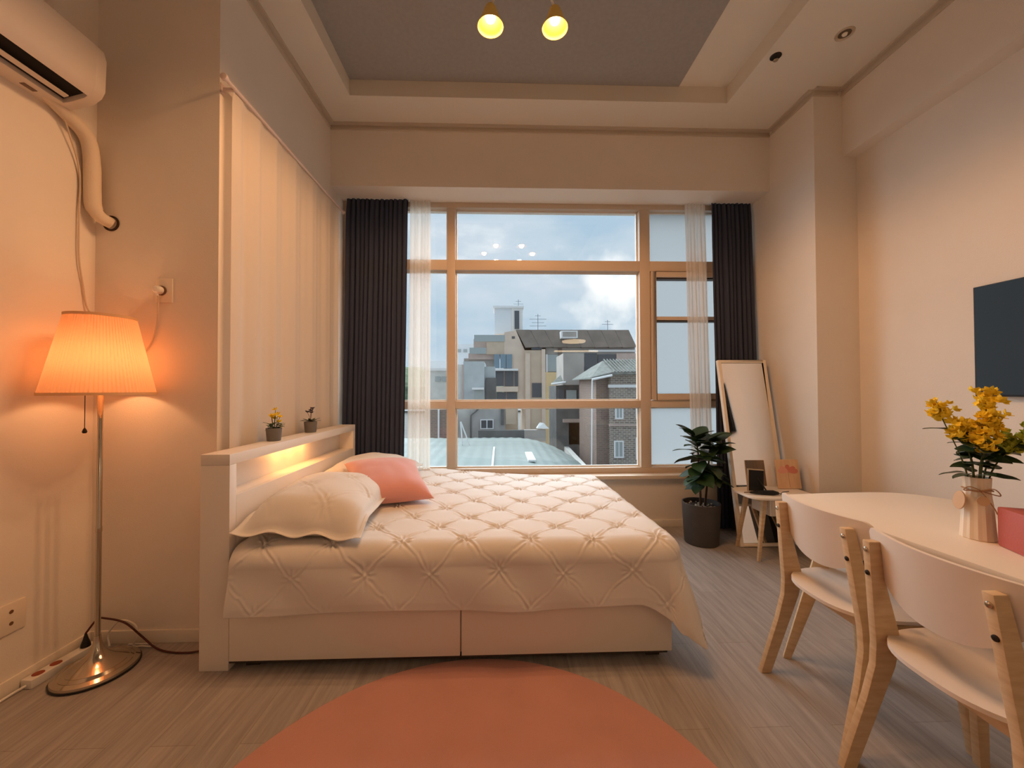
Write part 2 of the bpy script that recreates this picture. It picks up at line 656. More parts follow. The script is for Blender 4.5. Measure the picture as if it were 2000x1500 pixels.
for (a, b, fr) in ((XWL + 0.06, V1, 0), (V2, V3, 0), (V4, XWR - 0.06, 1)):
    for (z0, z1) in ((0.512, H1), (H2, H3), (H4, 2.865)):
        if fr and z0 == H2:
            continue
        p = build(MB().box(a, b, GY, GY + 0.006, z0, z1), 'frosted_pane' if fr else 'pane', FROST if fr else GLASS, win, smooth=False)
        bd = MB()
        for q in (0.012,):
            bd.box(a, b, GY - 0.022, GY - 0.001, z0, z0 + q).box(a, b, GY - 0.022, GY - 0.001, z1 - q, z1)
            bd.box(a, a + q, GY - 0.022, GY - 0.001, z0 + q, z1 - q).box(b - q, b, GY - 0.022, GY - 0.001, z0 + q, z1 - q)
        build(bd, 'glazing_bead', BEAD, p, smooth=False)
# the opening sash of the third bay
sx0, sx1 = V4 + 0.006, XWR - 0.066
sash = MB()
sash.box(sx0, sx0 + 0.045, YWIN - 0.012, FD - 0.02, H2 + 0.004, H3 - 0.004)
sash.box(sx1 - 0.045, sx1, YWIN - 0.012, FD - 0.02, H2 + 0.004, H3 - 0.004)
sash.box(sx0 + 0.045, sx1 - 0.045, YWIN - 0.012, FD - 0.02, H3 - 0.055, H3 - 0.004)
sash.box(sx0 + 0.045, sx1 - 0.045, YWIN - 0.012, FD - 0.02, H2 + 0.004, H2 + 0.06)
sash.box(sx0 + 0.045, sx1 - 0.045, YWIN - 0.002, FD - 0.02, 1.852, 1.884)
so = build(sash, 'sash', FRAME, win, bevel=0.003)
build(MB().box(sx0 + 0.045, sx1 - 0.045, GY, GY + 0.006, H2 + 0.06, 1.852), 'frosted_pane', FROST, so, smooth=False)
build(MB().box(sx0 + 0.045, sx1 - 0.045, GY, GY + 0.006, 1.884, H3 - 0.055), 'frosted_pane', FROST, so, smooth=False)
gk = MB()
for (z0, z1) in ((H2 + 0.06, 1.852), (1.884, H3 - 0.055)):
    gk.box(sx0 + 0.045, sx0 + 0.052, YWIN + 0.002, GY, z0, z1).box(sx0 + 0.045, sx1 - 0.045, YWIN + 0.01, GY, z1 - 0.012, z1)
build(gk, 'gasket', mat('dark_gasket', lin(70, 55, 42), 0.6), so, smooth=False)

# ------------------------------------------------------------------ curtains
DARKCL = cloth_mat('charcoal_curtain_cloth', lin(66, 71, 86), 0.0, 0.03, bump=0.25, weave=500)
SHEER = cloth_mat('white_sheer_voile', lin(244, 238, 228), 0.30, 0.5)
SHEER2 = cloth_mat('thick_white_voile', lin(242, 232, 218), 0.10, 0.35)


def curtain(name, x0, x1, ytop, ybot, z0, z1, folds, amp, m, label, group=None, flare=0.0, shift=0.0, seed=0):
    rnd = random.Random(seed)
    ph = [rnd.uniform(0, 6.28) for _ in range(4)]

    def fn(u, v):
        z = z1 + (z0 - z1) * v
        gather = 0.55 + 0.45 * smoothstep(0, 0.06, v)
        uu = u + 0.012 * sin(2 * pi * u * 3 + ph[0]) * v
        y = ytop + (ybot - ytop) * v
        c = sin(2 * pi * folds * uu + ph[1] + 0.5 * sin(2 * pi * u * 2.3 + ph[2]))
        s = c * (0.72 + 0.28 * sin(2 * pi * folds * 0.37 * u + ph[3]))
        y += amp * gather * s + 0.004 * sin(9 * v + ph[3] + 7 * u)
        xm = (x0 + x1) / 2
        x = x0 + (x1 - x0) * u
        x = xm + (x - xm) * (1 + flare * v) + shift * v
        x += 0.35 * amp * cos(2 * pi * folds * uu + ph[1]) * gather
        return (x, y, z)
    o = build(MB().grid(fn, int(folds * 14), 24), name, m, loc=((x0 + x1) / 2, ytop, z0), angle=80)
    return tag(o, label, 'curtain', group)


curtain('blackout_curtain', -1.335, -0.80, 3.425, 3.29, 0.015, 2.908, 13, 0.026, DARKCL,
        'charcoal blackout curtain hanging behind the bed head', 'charcoal curtains', flare=-0.03, seed=3)
curtain('blackout_curtain', 1.925, 2.285, 3.425, 3.30, 0.015, 2.908, 9, 0.026, DARKCL,
        'charcoal blackout curtain hanging behind the leaning mirror', 'charcoal curtains', flare=0.04, shift=-0.03, seed=5)
curtain('sheer_curtain', -0.795, -0.615, 3.435, 3.345, 0.47, 2.908, 6, 0.018, SHEER,
        'narrow white sheer curtain gathered beside the bed-head end of the window', 'white sheers at the window', flare=0.1, seed=8)
curtain('sheer_curtain', 1.69, 1.875, 3.435, 3.345, 0.47, 2.908, 6, 0.018, SHEER,
        'narrow white sheer curtain gathered at the window above the potted plant', 'white sheers at the window', flare=0.02, seed=11)

# the sheer that hangs from a rod along the wall at the bed head
rod = thing('curtain_rod', 'thin white tension rod above the bed head', 'curtain rod', (-1.325, 2.5, 2.735))
RODM = mat('white_rod_enamel', lin(225, 205, 196), 0.35)
build(MB().tube([(-1.325, YF - 0.045, 2.735), (-1.325, 3.30, 2.735)], 0.009, 12), 'tube', RODM, rod)
build(MB().lathe([(0.004, 0), (0.016, 0.004), (0.018, 0.016), (0.012, 0.028), (0.003, 0.03)], 16,
                 (0, 0, 0)).xform(Matrix.Translation((-1.325, YF - 0.075, 2.735)) @ Matrix.Rotation(radians(-90), 4, 'X')), 'finial', RODM, rod)
build(MB().lathe([(0.004, 0), (0.014, 0.004), (0.015, 0.014), (0.010, 0.024), (0.003, 0.026)], 16,
                 (0, 0, 0)).xform(Matrix.Translation((-1.325, 3.298, 2.735)) @ Matrix.Rotation(radians(-90), 4, 'X')), 'finial', RODM, rod)
build(MB().box(XL, -1.325, YF + 0.012, YF + 0.024, 2.727, 2.743).box(XL, XL + 0.006, YF + 0.002, YF + 0.034, 2.71, 2.76),
      'bracket', RODM, rod, bevel=0.002)


def wallsheer(u, v):
    y = 1.965 + (3.235 - 1.965) * u
    z = 2.765 + (0.06 - 2.765) * v
    head = smoothstep(0.0, 0.03, v)
    a = 0.010 * head * (sin(2 * pi * 6.5 * u + 2.2 * sin(5 * u)) + 0.25 * sin(2 * pi * 17 * u + 2) * (1 - 0.7 * v))
    if abs(z - 2.735) < 0.02:
        a += 0.0
    x = -1.346 + 0.004 + a + 0.012 * exp(-((v - 0.011) / 0.008) ** 2)
    return (x - 0.002, y, z)


tag(build(MB().grid(wallsheer, 170, 60), 'sheer_curtain', SHEER2, loc=(-1.346, 2.6, 0.06), angle=80),
    'wide white sheer curtain hung on a rod over the bed-head wall', 'curtain')

# ------------------------------------------------------------------ bed
BX0, BX1, BHX = -1.309, 0.775, -1.1835
BY0, BY1 = 1.735, 3.205
bed = thing('bed', 'white double bed frame with two drawers and a lit headboard shelf', 'bed', (-0.25, 2.47, 0))
HB = mat('white_bed_laminate', lin(236, 228, 218), 0.4, spec=0.4)
hz0, hz1 = 0.752, 0.893
build(MB().box(BX0, BHX, BY0, BY1, hz1, 0.940), 'headboard_top', HB, bed, bevel=0.003)
build(MB().box(BX0, BHX, BY0, BY0 + 0.045, 0, hz1), 'headboard_side', HB, bed, bevel=0.003)
build(MB().box(BX0, BHX, BY1 - 0.045, BY1, 0, hz1), 'headboard_side', HB, bed, bevel=0.003)
build(MB().box(BHX - 0.018, BHX, BY0 + 0.045, BY1 - 0.045, 0.06, hz0), 'headboard_panel', HB, bed, bevel=0.002)
build(MB().box(BX0, BX0 + 0.016, BY0 + 0.045, BY1 - 0.045, 0.06, hz1), 'headboard_back', HB, bed)
build(MB().box(BX0 + 0.016, BHX - 0.018, BY0 + 0.045, BY1 - 0.045, hz0 - 0.018, hz0), 'headboard_shelf', HB, bed)
led = build(MB().box(-1.262, -1.238, 2.22, 2.62, hz1 - 0.009, hz1 - 0.0005), 'led_strip',
            mat('led_diffuser', (1, 0.8, 0.5, 1), 0.5, emit=(1.0, 0.55, 0.2, 1), emit_s=1.5), bed)
for yy_ in (2.28, 2.42, 2.56):
    lamp('shelf_led_light', 'POINT', (-1.232, yy_, hz1 - 0.040), 0.24, (1.0, 0.44, 0.13), bed, size=0.03)
build(MB().box(BHX, BX1, 1.755, 3.20, 0.045, 0.30), 'base_box', HB, bed, bevel=0.002)
build(MB().box(BHX + 0.002, -0.1785, BY0, 1.755, 0.040, 0.285), 'drawer', HB, bed, bevel=0.003)
build(MB().box(-0.1725, BX1, BY0, 1.755, 0.040, 0.285), 'drawer', HB, bed, bevel=0.003)
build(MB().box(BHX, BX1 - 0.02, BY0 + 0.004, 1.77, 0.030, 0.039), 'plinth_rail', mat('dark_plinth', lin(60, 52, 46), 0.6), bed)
for (px_, py_) in ((-1.1, 1.80), (0.70, 1.80), (-1.1, 3.12), (0.70, 3.12)):
    build(MB().box(px_ - 0.03, px_ + 0.03, py_ - 0.03, py_ + 0.03, 0, 0.045), 'foot', MATS['dark_plinth'], bed)
mt = MB().box(BHX + 0.01, BX1 - 0.02, 1.775, 3.19, 0.301, 0.445)
tag(build(mt, 'mattress', mat('white_ticking', lin(235, 228, 218), 0.8), bevel=0.04, seg=4),
    'white mattress lying on the bed frame under the duvet', 'mattress')

# --- duvet: pinch-pleated cotton, draped over the front and the foot of the bed
S0, T0 = 0.137, 1.77
PS, PT = 0.295, 0.31
EX, EY = 0.745, 1.785      # where the drape starts to fall
RD = 0.085
HZ = 0.535


def pleat(s, t):
    ws = noise.noise(Vector((s * 3.1, t * 3.1, 1.7))) * 0.10
    wt = noise.noise(Vector((s * 3.1, t * 3.1, 9.3))) * 0.10
    u = (s - S0) / PS + (t - T0) / PT + ws
    v = (s - S0) / PS - (t - T0) / PT + wt
    iu, iv = round(u), round(v)
    fu, fv = u - iu, v - iv
    r = hypot(fu, fv)
    rnd = noise.noise(Vector((iu * 1.37, iv * 2.11, 4.4)))
    h = 0.012 * (1 - exp(-(r / 0.22) ** 2))
    # folds along the sides of the diamonds, strongest at the pinch
    for a, b, k in ((fu, fv, 1), (fv, fu, -1)):
        along = 1 - 2 * abs(b)
        sg = 1 if (iu + iv * k) % 2 else -1
        off = a + 0.022 * sin(7 * b + iu + 2 * iv)
        st = 0.45 + 0.55 * along ** 1.5
        st *= 0.75 + 0.5 * noise.noise(Vector((iu * 0.9 + b, iv * 1.3, 7.7 + k)))
        h += 0.0085 * st * exp(-(off / 0.022) ** 2)
        h -= 0.0080 * st * exp(-((off - sg * 0.042) / 0.024) ** 2)
        h -= 0.0020 * st * exp(-((off + sg * 0.045) / 0.028) ** 2)
        h += 0.0030 * st * exp(-((off - sg * 0.10) / 0.035) ** 2)
    th = atan2(fv, fu)
    h += 0.0050 * cos(9 * th + 5 * rnd) * exp(-((r - 0.13) / 0.08) ** 2)
    h += 0.004 * exp(-(r / 0.035) ** 2)
    return h


NS, NT = 540, 470
SMIN, SMAX = -1.165, 0.745 + 0.085 * pi / 2 + 0.26
TMIN, TMAX = 1.785 - 0.085 * pi / 2 - 0.185, 3.205


def drape(s, t):
    a, b = max(0.0, s - EX), max(0.0, EY - t)
    bm_ = 0.32 + 0.12 * smoothstep(0.60, 0.86, s)
    q = ((a / 0.395) ** 4 + (b / bm_) ** 4) ** 0.25
    if q > 0.8:          # the corner of the cover is rounded
        k_ = (0.8 + 0.2 * (1 - exp(-(q - 0.8) / 0.2))) / q if a > 0 and b > 0 else 1.0
        w_k = min(1.0, 3.0 * min(a / 0.395, b / bm_))
        a, b = a * (1 + (k_ - 1) * w_k), b * (1 + (k_ - 1) * w_k)
    d = hypot(a, b)
    zt = HZ + 0.030 * smoothstep(1.75, 2.4, t) * (1 - smoothstep(-0.7, 0.0, s)) - 0.035 * smoothstep(1.9, 3.2, t) * smoothstep(-0.5, 0.5, s) + 0.012 * noise.noise(Vector((s * 1.6, t * 1.6, 3)))
    if d < 1e-9:
        return Vector((s, t, zt))
    nx, ny = a / d, -b / d
    d = (a ** 2.1 + b ** 2.1) ** (1 / 2.1)
    if d < RD * pi / 2:
        th = d / RD
        ho, dz = RD * sin(th), RD * (1 - cos(th))
    else:
        e_ = d - RD * pi / 2
        wave = 0.008 * sin(9 * (s if b > a else t) + 1.5 * sin(4 * s)) * smoothstep(0, 0.25, e_)
        flare_ = 0.14 * e_ + 0.20 * e_ * (2 * nx * -ny if nx * ny < 0 else 0)
        ho, dz = RD + wave + flare_, RD + e_ * 0.97
    return Vector((min(s, EX) + nx * ho, max(t, EY) + ny * ho, zt - dz))


base_pts, flat = [], []
for j in range(NT + 1):
    for i in range(NS + 1):
        s = SMIN + (SMAX - SMIN) * i / NS
        t = TMIN + (TMAX - TMIN) * j / NT
        t -= 0.007 * sin(5.2 * s + 0.7) * (1 - smoothstep(TMIN, TMIN + 0.2, t)) if t < EY else 0
        if t < EY:           # the cover hangs lower towards its foot corner
            t -= 0.12 * smoothstep(0.60, 0.86, s) * (EY - t) / (EY - TMIN)
        base_pts.append(drape(s, t))
        flat.append((s, t))
W = NS + 1
dv = []
for j in range(NT + 1):
    for i in range(NS + 1):
        k = j * W + i
        p = base_pts[k]
        du = base_pts[j * W + min(i + 1, NS)] - base_pts[j * W + max(i - 1, 0)]
        dw = base_pts[min(j + 1, NT) * W + i] - base_pts[max(j - 1, 0) * W + i]
        n_ = du.cross(dw)
        n_ = n_.normalized() if n_.length > 1e-12 else Vector((0, 0, 1))
        s, t = flat[k]
        hang = smoothstep(0.02, 0.16, max(0.0, s - EX, EY - t))
        h = pleat(s, t) * (1 - 0.62 * hang) * (1 - 0.8 * smoothstep(0.05, 0.2, min(max(0.0, s - EX), max(0.0, EY - t))))
        edge = min(i, NS - i, j) / 10.0
        h *= min(1.0, edge + 0.15)
        # diagonal pull folds on the hanging side
        h += hang * 0.0045 * sin(2 * pi * (s * 1.3 + t * 2.0) * 1.5 + 3.5 * noise.noise(Vector((s * 2.2, t * 2.2, 6))))
        dv.append(p + n_ * h)
df = [(j * W + i, j * W + i + 1, (j + 1) * W + i + 1, (j + 1) * W + i) for j in range(NT) for i in range(NS)]
COTTON = mat('white_cotton', lin(226, 221, 215), 0.8, spec=0.15, sheen=0.15, bump=0.05, bump_scale=300)
dm = MB().add(dv, df)
duvet = build(dm, 'duvet', COTTON, loc=(-0.2, 2.5, 0.3), angle=180)
sm = duvet.modifiers.new('thickness', 'SOLIDIFY')
sm.thickness = 0.012
sm.offset = -1
tag(duvet, 'white pinch-pleated duvet draped over the bed', 'duvet')


# --- pillows
def pillow_mesh(lx, ly, hz, flange=0.0, n=56, pinch=0.10, pleats=0.0, seed=0, droop=0.0):
    """cushion of size lx x ly centred at the origin, lying in the xy plane"""
    m_ = MB()

    def top(sign):
        def fn(u, v):
            a, b = 2 * u - 1, 2 * v - 1
            fl = 1.0
            ca = max(0.0, 1 - (abs(a) / (1 - flange)) ** 2.6) if flange else max(0, 1 - abs(a) ** 2.6)
            cb = max(0.0, 1 - (abs(b) / (1 - flange)) ** 2.6) if flange else max(0, 1 - abs(b) ** 2.6)
            z = hz * (ca * cb) ** 0.5
            # corners are drawn out, sides pulled in
            x = a * lx / 2 * (1 - pinch * (1 - b * b) * abs(a) ** 3 * 0.6)
            y = b * ly / 2 * (1 - pinch * (1 - a * a) * abs(b) ** 3 * 0.6)
            w = noise.noise(Vector((a * 2.2 + seed, b * 2.2, sign * 3.0)))
            z += 0.010 * w * (ca * cb) ** 0.4
            if sign > 0 and pleats:
                z += pleats * (pleat(x + seed * 0.7, y + seed * 0.3) - 0.012) * min(1.0, 4 * ca * cb)
            if flange:
                z += 0.010 * sin(9 * a + 3 * b + seed) * (1 - min(1, 6 * ca * cb)) * (1 if True else 0)
            dr = droop * smoothstep(0.55, 1.0, -b)
            return (x, y, -dr + sign * z * (1 if sign > 0 else 0.75) + (0.010 * sin(9 * a + 3 * b + seed) * (1 - min(1, 6 * ca * cb)) * 2 if (flange and sign < 0) else 0) - (0.0015 if sign < 0 else 0))
        return fn
    m_.grid(top(1), n, n)
    g = MB().grid(top(-1), n, n)
    m_.add(g.v, [tuple(reversed(f)) for f in g.f])
    # close the rim
    w = n + 1
    N = w * w
    ring = [i for i in range(w)] + [j * w + n for j in range(1, w)] + [n * w + i for i in range(n - 1, -1, -1)] + [j * w for j in range(n - 1, 0, -1)]
    m_.f += [(ring[(k + 1) % len(ring)], ring[k], N + ring[k], N + ring[(k + 1) % len(ring)]) for k in range(len(ring))]
    return m_


def frame(c, e1, e2):
    e1 = Vector(e1).normalized()
    n_ = e1.cross(Vector(e2)).normalized()
    e2 = n_.cross(e1)
    return Matrix(((e1.x, e2.x, n_.x, c[0]), (e1.y, e2.y, n_.y, c[1]), (e1.z, e2.z, n_.z, c[2]), (0, 0, 0, 1)))


pm = pillow_mesh(0.56, 0.72, 0.105, flange=0.09, n=80, pleats=0.7, seed=2, droop=0.05).xform(frame((-0.895, 2.075, 0.648), (0.97, 0.02, -0.07), (0.0, 1, 0.05)))
tag(build(pm, 'pillow', COTTON, angle=180), 'white pinch-pleated pillow with a flanged edge, at the front of the bed', 'pillow', 'white pillows')
pm = pillow_mesh(0.56, 0.70, 0.100, flange=0.09, n=80, pleats=0.7, seed=5).xform(frame((-0.895, 2.80, 0.650), (0.97, 0.0, -0.07), (0, 1, 0)))
tag(build(pm, 'pillow', COTTON, angle=180), 'white pillow half hidden behind the pink cushion', 'pillow', 'white pillows')
PINK = mat('pink_velvet', lin(226, 158, 146), 0.75, spec=0.2, sheen=0.6, var=0.06, var_scale=5, bump=0.06, bump_scale=300)
pm = pillow_mesh(0.46, 0.52, 0.092, n=48, pinch=0.20, seed=9).xform(frame((-0.690, 2.385, 0.672), (0.33, 0.15, -0.02), (-0.34, 0.33, 0.12)))
tag(build(pm, 'cushion', PINK, angle=180), 'plain pink velvet cushion lying on the white pillows', 'cushion')

# ------------------------------------------------------------------ small pots on the headboard
POT = mat('grey_pot', lin(122, 118, 112), 0.8, var=0.1, var_scale=30)
SOIL = mat('dark_soil', lin(60, 48, 38), 0.95, bump=0.5, bump_scale=120)
LEAFG = mat('green_leaf', lin(70, 96, 42), 0.55, var=0.3, var_scale=18)
LEAFD = mat('dark_green_leaf', lin(42, 66, 30), 0.42, var=0.35, var_scale=12, spec=0.5)
YEL = mat('yellow_petal', lin(254, 222, 52), 0.6, var=0.15, var_scale=40)
YELG = mat('yellow_green_petal', lin(196, 202, 66), 0.6, var=0.15, var_scale=40)
PURP = mat('dusky_petal', lin(58, 50, 62), 0.6)
STEM = mat('green_stem', lin(84, 96, 50), 0.6)


def leaf_mesh(L_, W_, droop=0.15, fold=0.15, wid=0.55, n=8):
    def fn(u, v):
        a = 2 * v - 1
        t = u
        wdt = W_ / 2 * (sin(pi * t ** wid) ** 0.75 if 0 < t < 1 else 0.02)
        return (L_ * t * (1 - 0.12 * droop * t), a * wdt, -droop * L_ * t * t + fold * abs(a) * wdt + 0.03 * W_ * sin(9 * t) * abs(a))
    return MB().shell(fn, n, 4, 0.0012)


def orient(loc, yaw, pitch, roll=0.0, s=1.0):
    return Matrix.Translation(loc) @ Matrix.Rotation(yaw, 4, 'Z') @ Matrix.Rotation(-pitch, 4, 'Y') @ Matrix.Rotation(roll, 4, 'X') @ Matrix.Scale(s, 4)


def blossom(n=5, r=0.01):
    m_ = MB()
    for k in range(n):
        an = 2 * pi * k / n
        g = leaf_mesh(r, r * 0.9, droop=-0.35, fold=0.2, n=4).xform(orient((0, 0, 0), an, 0.35))
        m_.add(g.v, g.f)
    return m_


def small_pot(loc, rad, hh, label, kind):
    t = thing('potted_flower', label, 'potted flower', loc, 'two little pots on the headboard')
    x, y, z = loc
    build(MB().lathe([(rad * 0.82, 0), (rad * 0.86, 0.002), (rad, hh), (rad * 0.88, hh), (rad * 0.86, hh - 0.008)], 28, loc), 'pot', POT, t)
    build(MB().lathe([(0.001, hh - 0.010), (rad * 0.86, hh - 0.009)], 20, loc, cap=False), 'soil', SOIL, t)
    rr = random.Random(kind)
    if kind == 1:
        lm = leaf_mesh(0.032, 0.016, 0.3)
        for k in range(26):
            an = rr.uniform(0, 6.28)
            q = rr.uniform(0.0, rad * 0.7)
            zz = z + hh + rr.uniform(-0.004, 0.028)
            g = MB().add(lm.v, lm.f).xform(orient((x + q * cos(an), y + q * sin(an), zz), an + rr.uniform(-.5, .5), rr.uniform(-0.2, 0.9)))
            build(g, 'leaf', LEAFG, t)
        for k in range(9):
            an = rr.uniform(0, 6.28)
            q = rr.uniform(0.004, rad * 0.75)
            top = Vector((x + q * cos(an), y + q * sin(an), z + hh + rr.uniform(0.03, 0.085)))
            if k == 0:
                top = Vector((x + 0.005, y + 0.004, z + hh + 0.10))
            s_ = build(MB().tube([(x + q * 0.3 * cos(an), y + q * 0.3 * sin(an), z + hh - 0.008), top], 0.0012, 6), 'flower_stem', STEM, t)
            g = blossom(6, 0.017).xform(orient(top, rr.uniform(0, 6), rr.uniform(-0.4, 0.4), rr.uniform(-.6, .6)))
            build(g, 'flower', YEL, s_)
            g = blossom(5, 0.011).xform(orient(top + Vector((0, 0, .003)), rr.uniform(0, 6), 0.3))
            build(g, 'flower_heart', YEL, s_)
    else:
        lm = leaf_mesh(0.058, 0.020, 0.05)
        for k in range(9):
            an = k * 0.7 + rr.uniform(-.2, .2)
            g = MB().add(lm.v, lm.f).xform(orient((x + 0.006 * cos(an), y + 0.006 * sin(an), z + hh + 0.004), an, rr.uniform(0.05, 0.45)))
            build(g, 'leaf', LEAFD, t)
        for k, (dx, dy, dz) in enumerate(((0.012, 0.0, 0.085), (-0.016, -0.012, 0.062), (0.012, -0.014, 0.058), (-0.004, 0.012, 0.070))):
            top = Vector((x + dx, y + dy, z + hh + dz))
            s_ = build(MB().tube(bez([(x, y, z + hh - 0.008), (x + dx * .4, y + dy * .4, z + hh + dz * .6), top], 4), 0.0012, 6), 'flower_stem', mat('brown_stem', lin(110, 82, 66), 0.6), t)
            g = blossom(5, 0.018).xform(orient(top, rr.uniform(0, 6), rr.uniform(-0.2, 0.5)))
            build(g, 'flower', PURP, s_)
    return t


small_pot((-1.258, 2.195, 0.941), 0.040, 0.070, 'little grey pot with yellow flowers on the headboard', 1)
small_pot((-1.262, 2.62, 0.941), 0.040, 0.070, 'little grey pot with dark leaves and dusky flowers on the headboard', 2)

# ------------------------------------------------------------------ rug
RUG = mat('pink_rug_pile', lin(204, 150, 138), 0.95, spec=0.05, var=0.08, var_scale=5, bump=0.35, bump_scale=420, sheen=0.3)
tag(build(MB().lathe([(0.84, 0.0), (0.855, 0.004), (0.852, 0.010), (0.83, 0.013), (0.001, 0.014)], 160, (-0.095, 0.905, 0.0)), 'round_rug', RUG),
    'round pink rug on the floor in front of the bed', 'rug')

# ------------------------------------------------------------------ floor lamp
lx, ly = -1.757, 1.757
fl = thing('floor_lamp', 'floor lamp with a pleated cream shade and nickel base', 'lamp', (lx, ly, 0))
build(MB().lathe([(0.136, 0.0), (0.142, 0.003), (0.142, 0.009), (0.138, 0.011)], 64, (lx, ly, 0)), 'base_rim', BLACKP, fl)
build(MB().lathe([(0.139, 0.010), (0.137, 0.019), (0.121, 0.028), (0.117, 0.027), (0.105, 0.037), (0.101, 0.036), (0.080, 0.048),
                  (0.055, 0.061), (0.036, 0.078), (0.022, 0.100), (0.014, 0.128), (0.011, 0.155), (0.0001, 0.156)], 64, (lx, ly, 0)), 'base', CHROME, fl)
build(MB().lathe([(0.0098, 0.10), (0.0098, 0.60), (0.0112, 0.605), (0.0112, 0.625), (0.0098, 0.63), (0.0098, 1.21), (0.006, 1.215)], 24, (lx, ly, 0)),
      'pole', CHROME, fl)
build(MB().lathe([(0.006, 1.205), (0.019, 1.212), (0.019, 1.235), (0.017, 1.275), (0.010, 1.28)], 20, (lx, ly, 0)), 'lamp_socket', WHITEP, fl)
SHADE = cloth_mat('cream_pleated_cloth', lin(240, 194, 154), 0.0, 0.40)
zb, zt_ = 1.208, 1.545
rb, rt = 0.181, 0.112


def pleatwob(r, z, an):
    return r + 0.0022 * sin(an * 84)


build(MB().lathe([(rb + (rt - rb) * k / 12, zb + (zt_ - zb) * k / 12) for k in range(13)], 504, (lx, ly, 0), cap=False, wob=pleatwob),
      'lamp_shade', SHADE, fl, angle=180)
rimm = cloth_mat('cream_binding', lin(240, 206, 160), 0.0, 0.25)
for (r0, z0) in ((rb, zb), (rt, zt_)):
    build(MB().lathe([(r0 + 0.003, z0 - 0.006), (r0 + 0.0035, z0 + 0.006), (r0 - 0.003, z0 + 0.006), (r0 - 0.003, z0 - 0.006), (r0 + 0.003, z0 - 0.006)], 96, (lx, ly, 0), cap=False),
          'shade_binding', rimm, fl)
sp = MB()
for k in range(3):
    an = 2 * pi * k / 3 + 0.4
    sp.tube([(lx + 0.012 * cos(an), ly + 0.012 * sin(an), 1.235), (lx + (rb - 0.006) * cos(an), ly + (rb - 0.006) * sin(an), zb + 0.008)], 0.0015, 6)
build(sp, 'shade_spider', DARKM, fl)
build(MB().lathe([(0.010, 1.281), (0.013, 1.29), (0.026, 1.318), (0.031, 1.342), (0.026, 1.366), (0.012, 1.379), (0.001, 1.381)], 20, (lx, ly, 0)), 'bulb',
      mat('lit_bulb', (1, 0.9, 0.7, 1), 0.4, emit=(1.0, 0.58, 0.22, 1), emit_s=6.0), fl)
WARM = (1.0, 0.53, 0.25)
for k in range(4):
    an = pi / 4 + k * pi / 2
    lamp('lamp_bulb_light', 'POINT', (lx + 0.04 * cos(an), ly + 0.04 * sin(an), 1.345), 0.55, WARM, fl, size=0.02)
ch = build(MB().tube([(lx + 0.022, ly - 0.085, 1.21), (lx + 0.022, ly - 0.085, 1.062)], 0.0014, 6), 'pull_chain', DARKM, fl)
build(MB().lathe([(0.002, 1.066), (0.006, 1.058), (0.0085, 1.050), (0.006, 1.044), (0.001, 1.043)], 14, (lx + 0.022, ly - 0.085, 0)), 'chain_knob', DARKM, ch)

# ------------------------------------------------------------------ wall-mounted air conditioner
ACW = mat('off_white_plastic', lin(222, 208, 194), 0.35, spec=0.5)
ac = thing('air_conditioner', 'white split air conditioner high on the wall above the floor lamp', 'air conditioner', (XL2, 1.34, 2.475))
prof = [(0.0, 2.475), (0.055, 2.477), (0.10, 2.483), (0.165, 2.503), (0.198, 2.530), (0.213, 2.560), (0.217, 2.70), (0.205, 2.745), (0.16, 2.770), (0.0, 2.775)]
fx = lambda p, q, h: (XL2 + p, h, q)
Ya, Yb_ = 0.93, 1.775
# end caps carry the full outline, the middle is cut back where the air outlet opens
build(MB().prism(prof, fx, Yb_ - 0.045, Yb_), 'end_cap', ACW, ac, bevel=0.006)
build(MB().prism(prof, fx, Ya, Ya + 0.045), 'end_cap', ACW, ac, bevel=0.006)
mid = [(0.0, 2.475), (0.055, 2.477), (0.078, 2.4795), (0.074, 2.515), (0.172, 2.545), (0.180, 2.514), (0.198, 2.530), (0.213, 2.560), (0.217, 2.70), (0.205, 2.745), (0.16, 2.770), (0.0, 2.775)]
build(MB().prism(mid, fx, Ya + 0.045, Yb_ - 0.045), 'body', ACW, ac)
build(MB().prism([(0.0765, 2.512), (0.0775, 2.4985), (0.176, 2.528), (0.1725, 2.540)], fx, Ya + 0.046, Yb_ - 0.046), 'air_outlet', mat('outlet_dark', lin(18, 14, 12), 0.8), ac)
build(MB().prism([(0.108, 2.4855), (0.128, 2.4915), (0.126, 2.4965), (0.106, 2.4905)], fx, Ya + 0.05, Yb_ - 0.07), 'louver', ACW, ac)
build(MB().box(XL2 + 0.03, XL2 + 0.050, 1.615, 1.66, 2.4745, 2.4768), 'maker_badge', mat('faint_badge', lin(120, 96, 76), 0.6), ac)

# insulated pipe that leaves the unit and enters the wall
PIPE = mat('taped_pipe_wrap', lin(224, 206, 184), 0.6, bump=0.25, bump_scale=40)
pp = bez([(-1.948, 1.70, 2.505), (-1.948, 1.785, 2.470), (-1.945, 1.865, 2.42), (-1.945, 1.890, 2.33), (-1.945, 1.895, 2.18), (-1.940, 1.897, 2.10), (-1.922, 1.912, 2.058), (-1.905, 1.947, 2.043)], 6)
build(MB().tube(pp, [0.030] * 20 + [0.031] * 12 + [0.027] * (len(pp) - 32), 18), 'taped_pipe', PIPE, ac)
tag(build(MB().lathe([(0.028, 0.0), (0.038, 0.0), (0.038, 0.004), (0.030, 0.006), (0.028, 0.0)], 28, (0, 0, 0), cap=False)
          .xform(Matrix.Translation((-1.905, 1.947, 2.043)) @ Matrix.Rotation(radians(90), 4, 'X')), 'pipe_hole_ring', mat('dark_hole', lin(60, 40, 26), 0.8)),
    'dark ring where the pipe enters the wall', 'pipe ring')
CORD = mat('beige_cord', lin(206, 186, 162), 0.5)
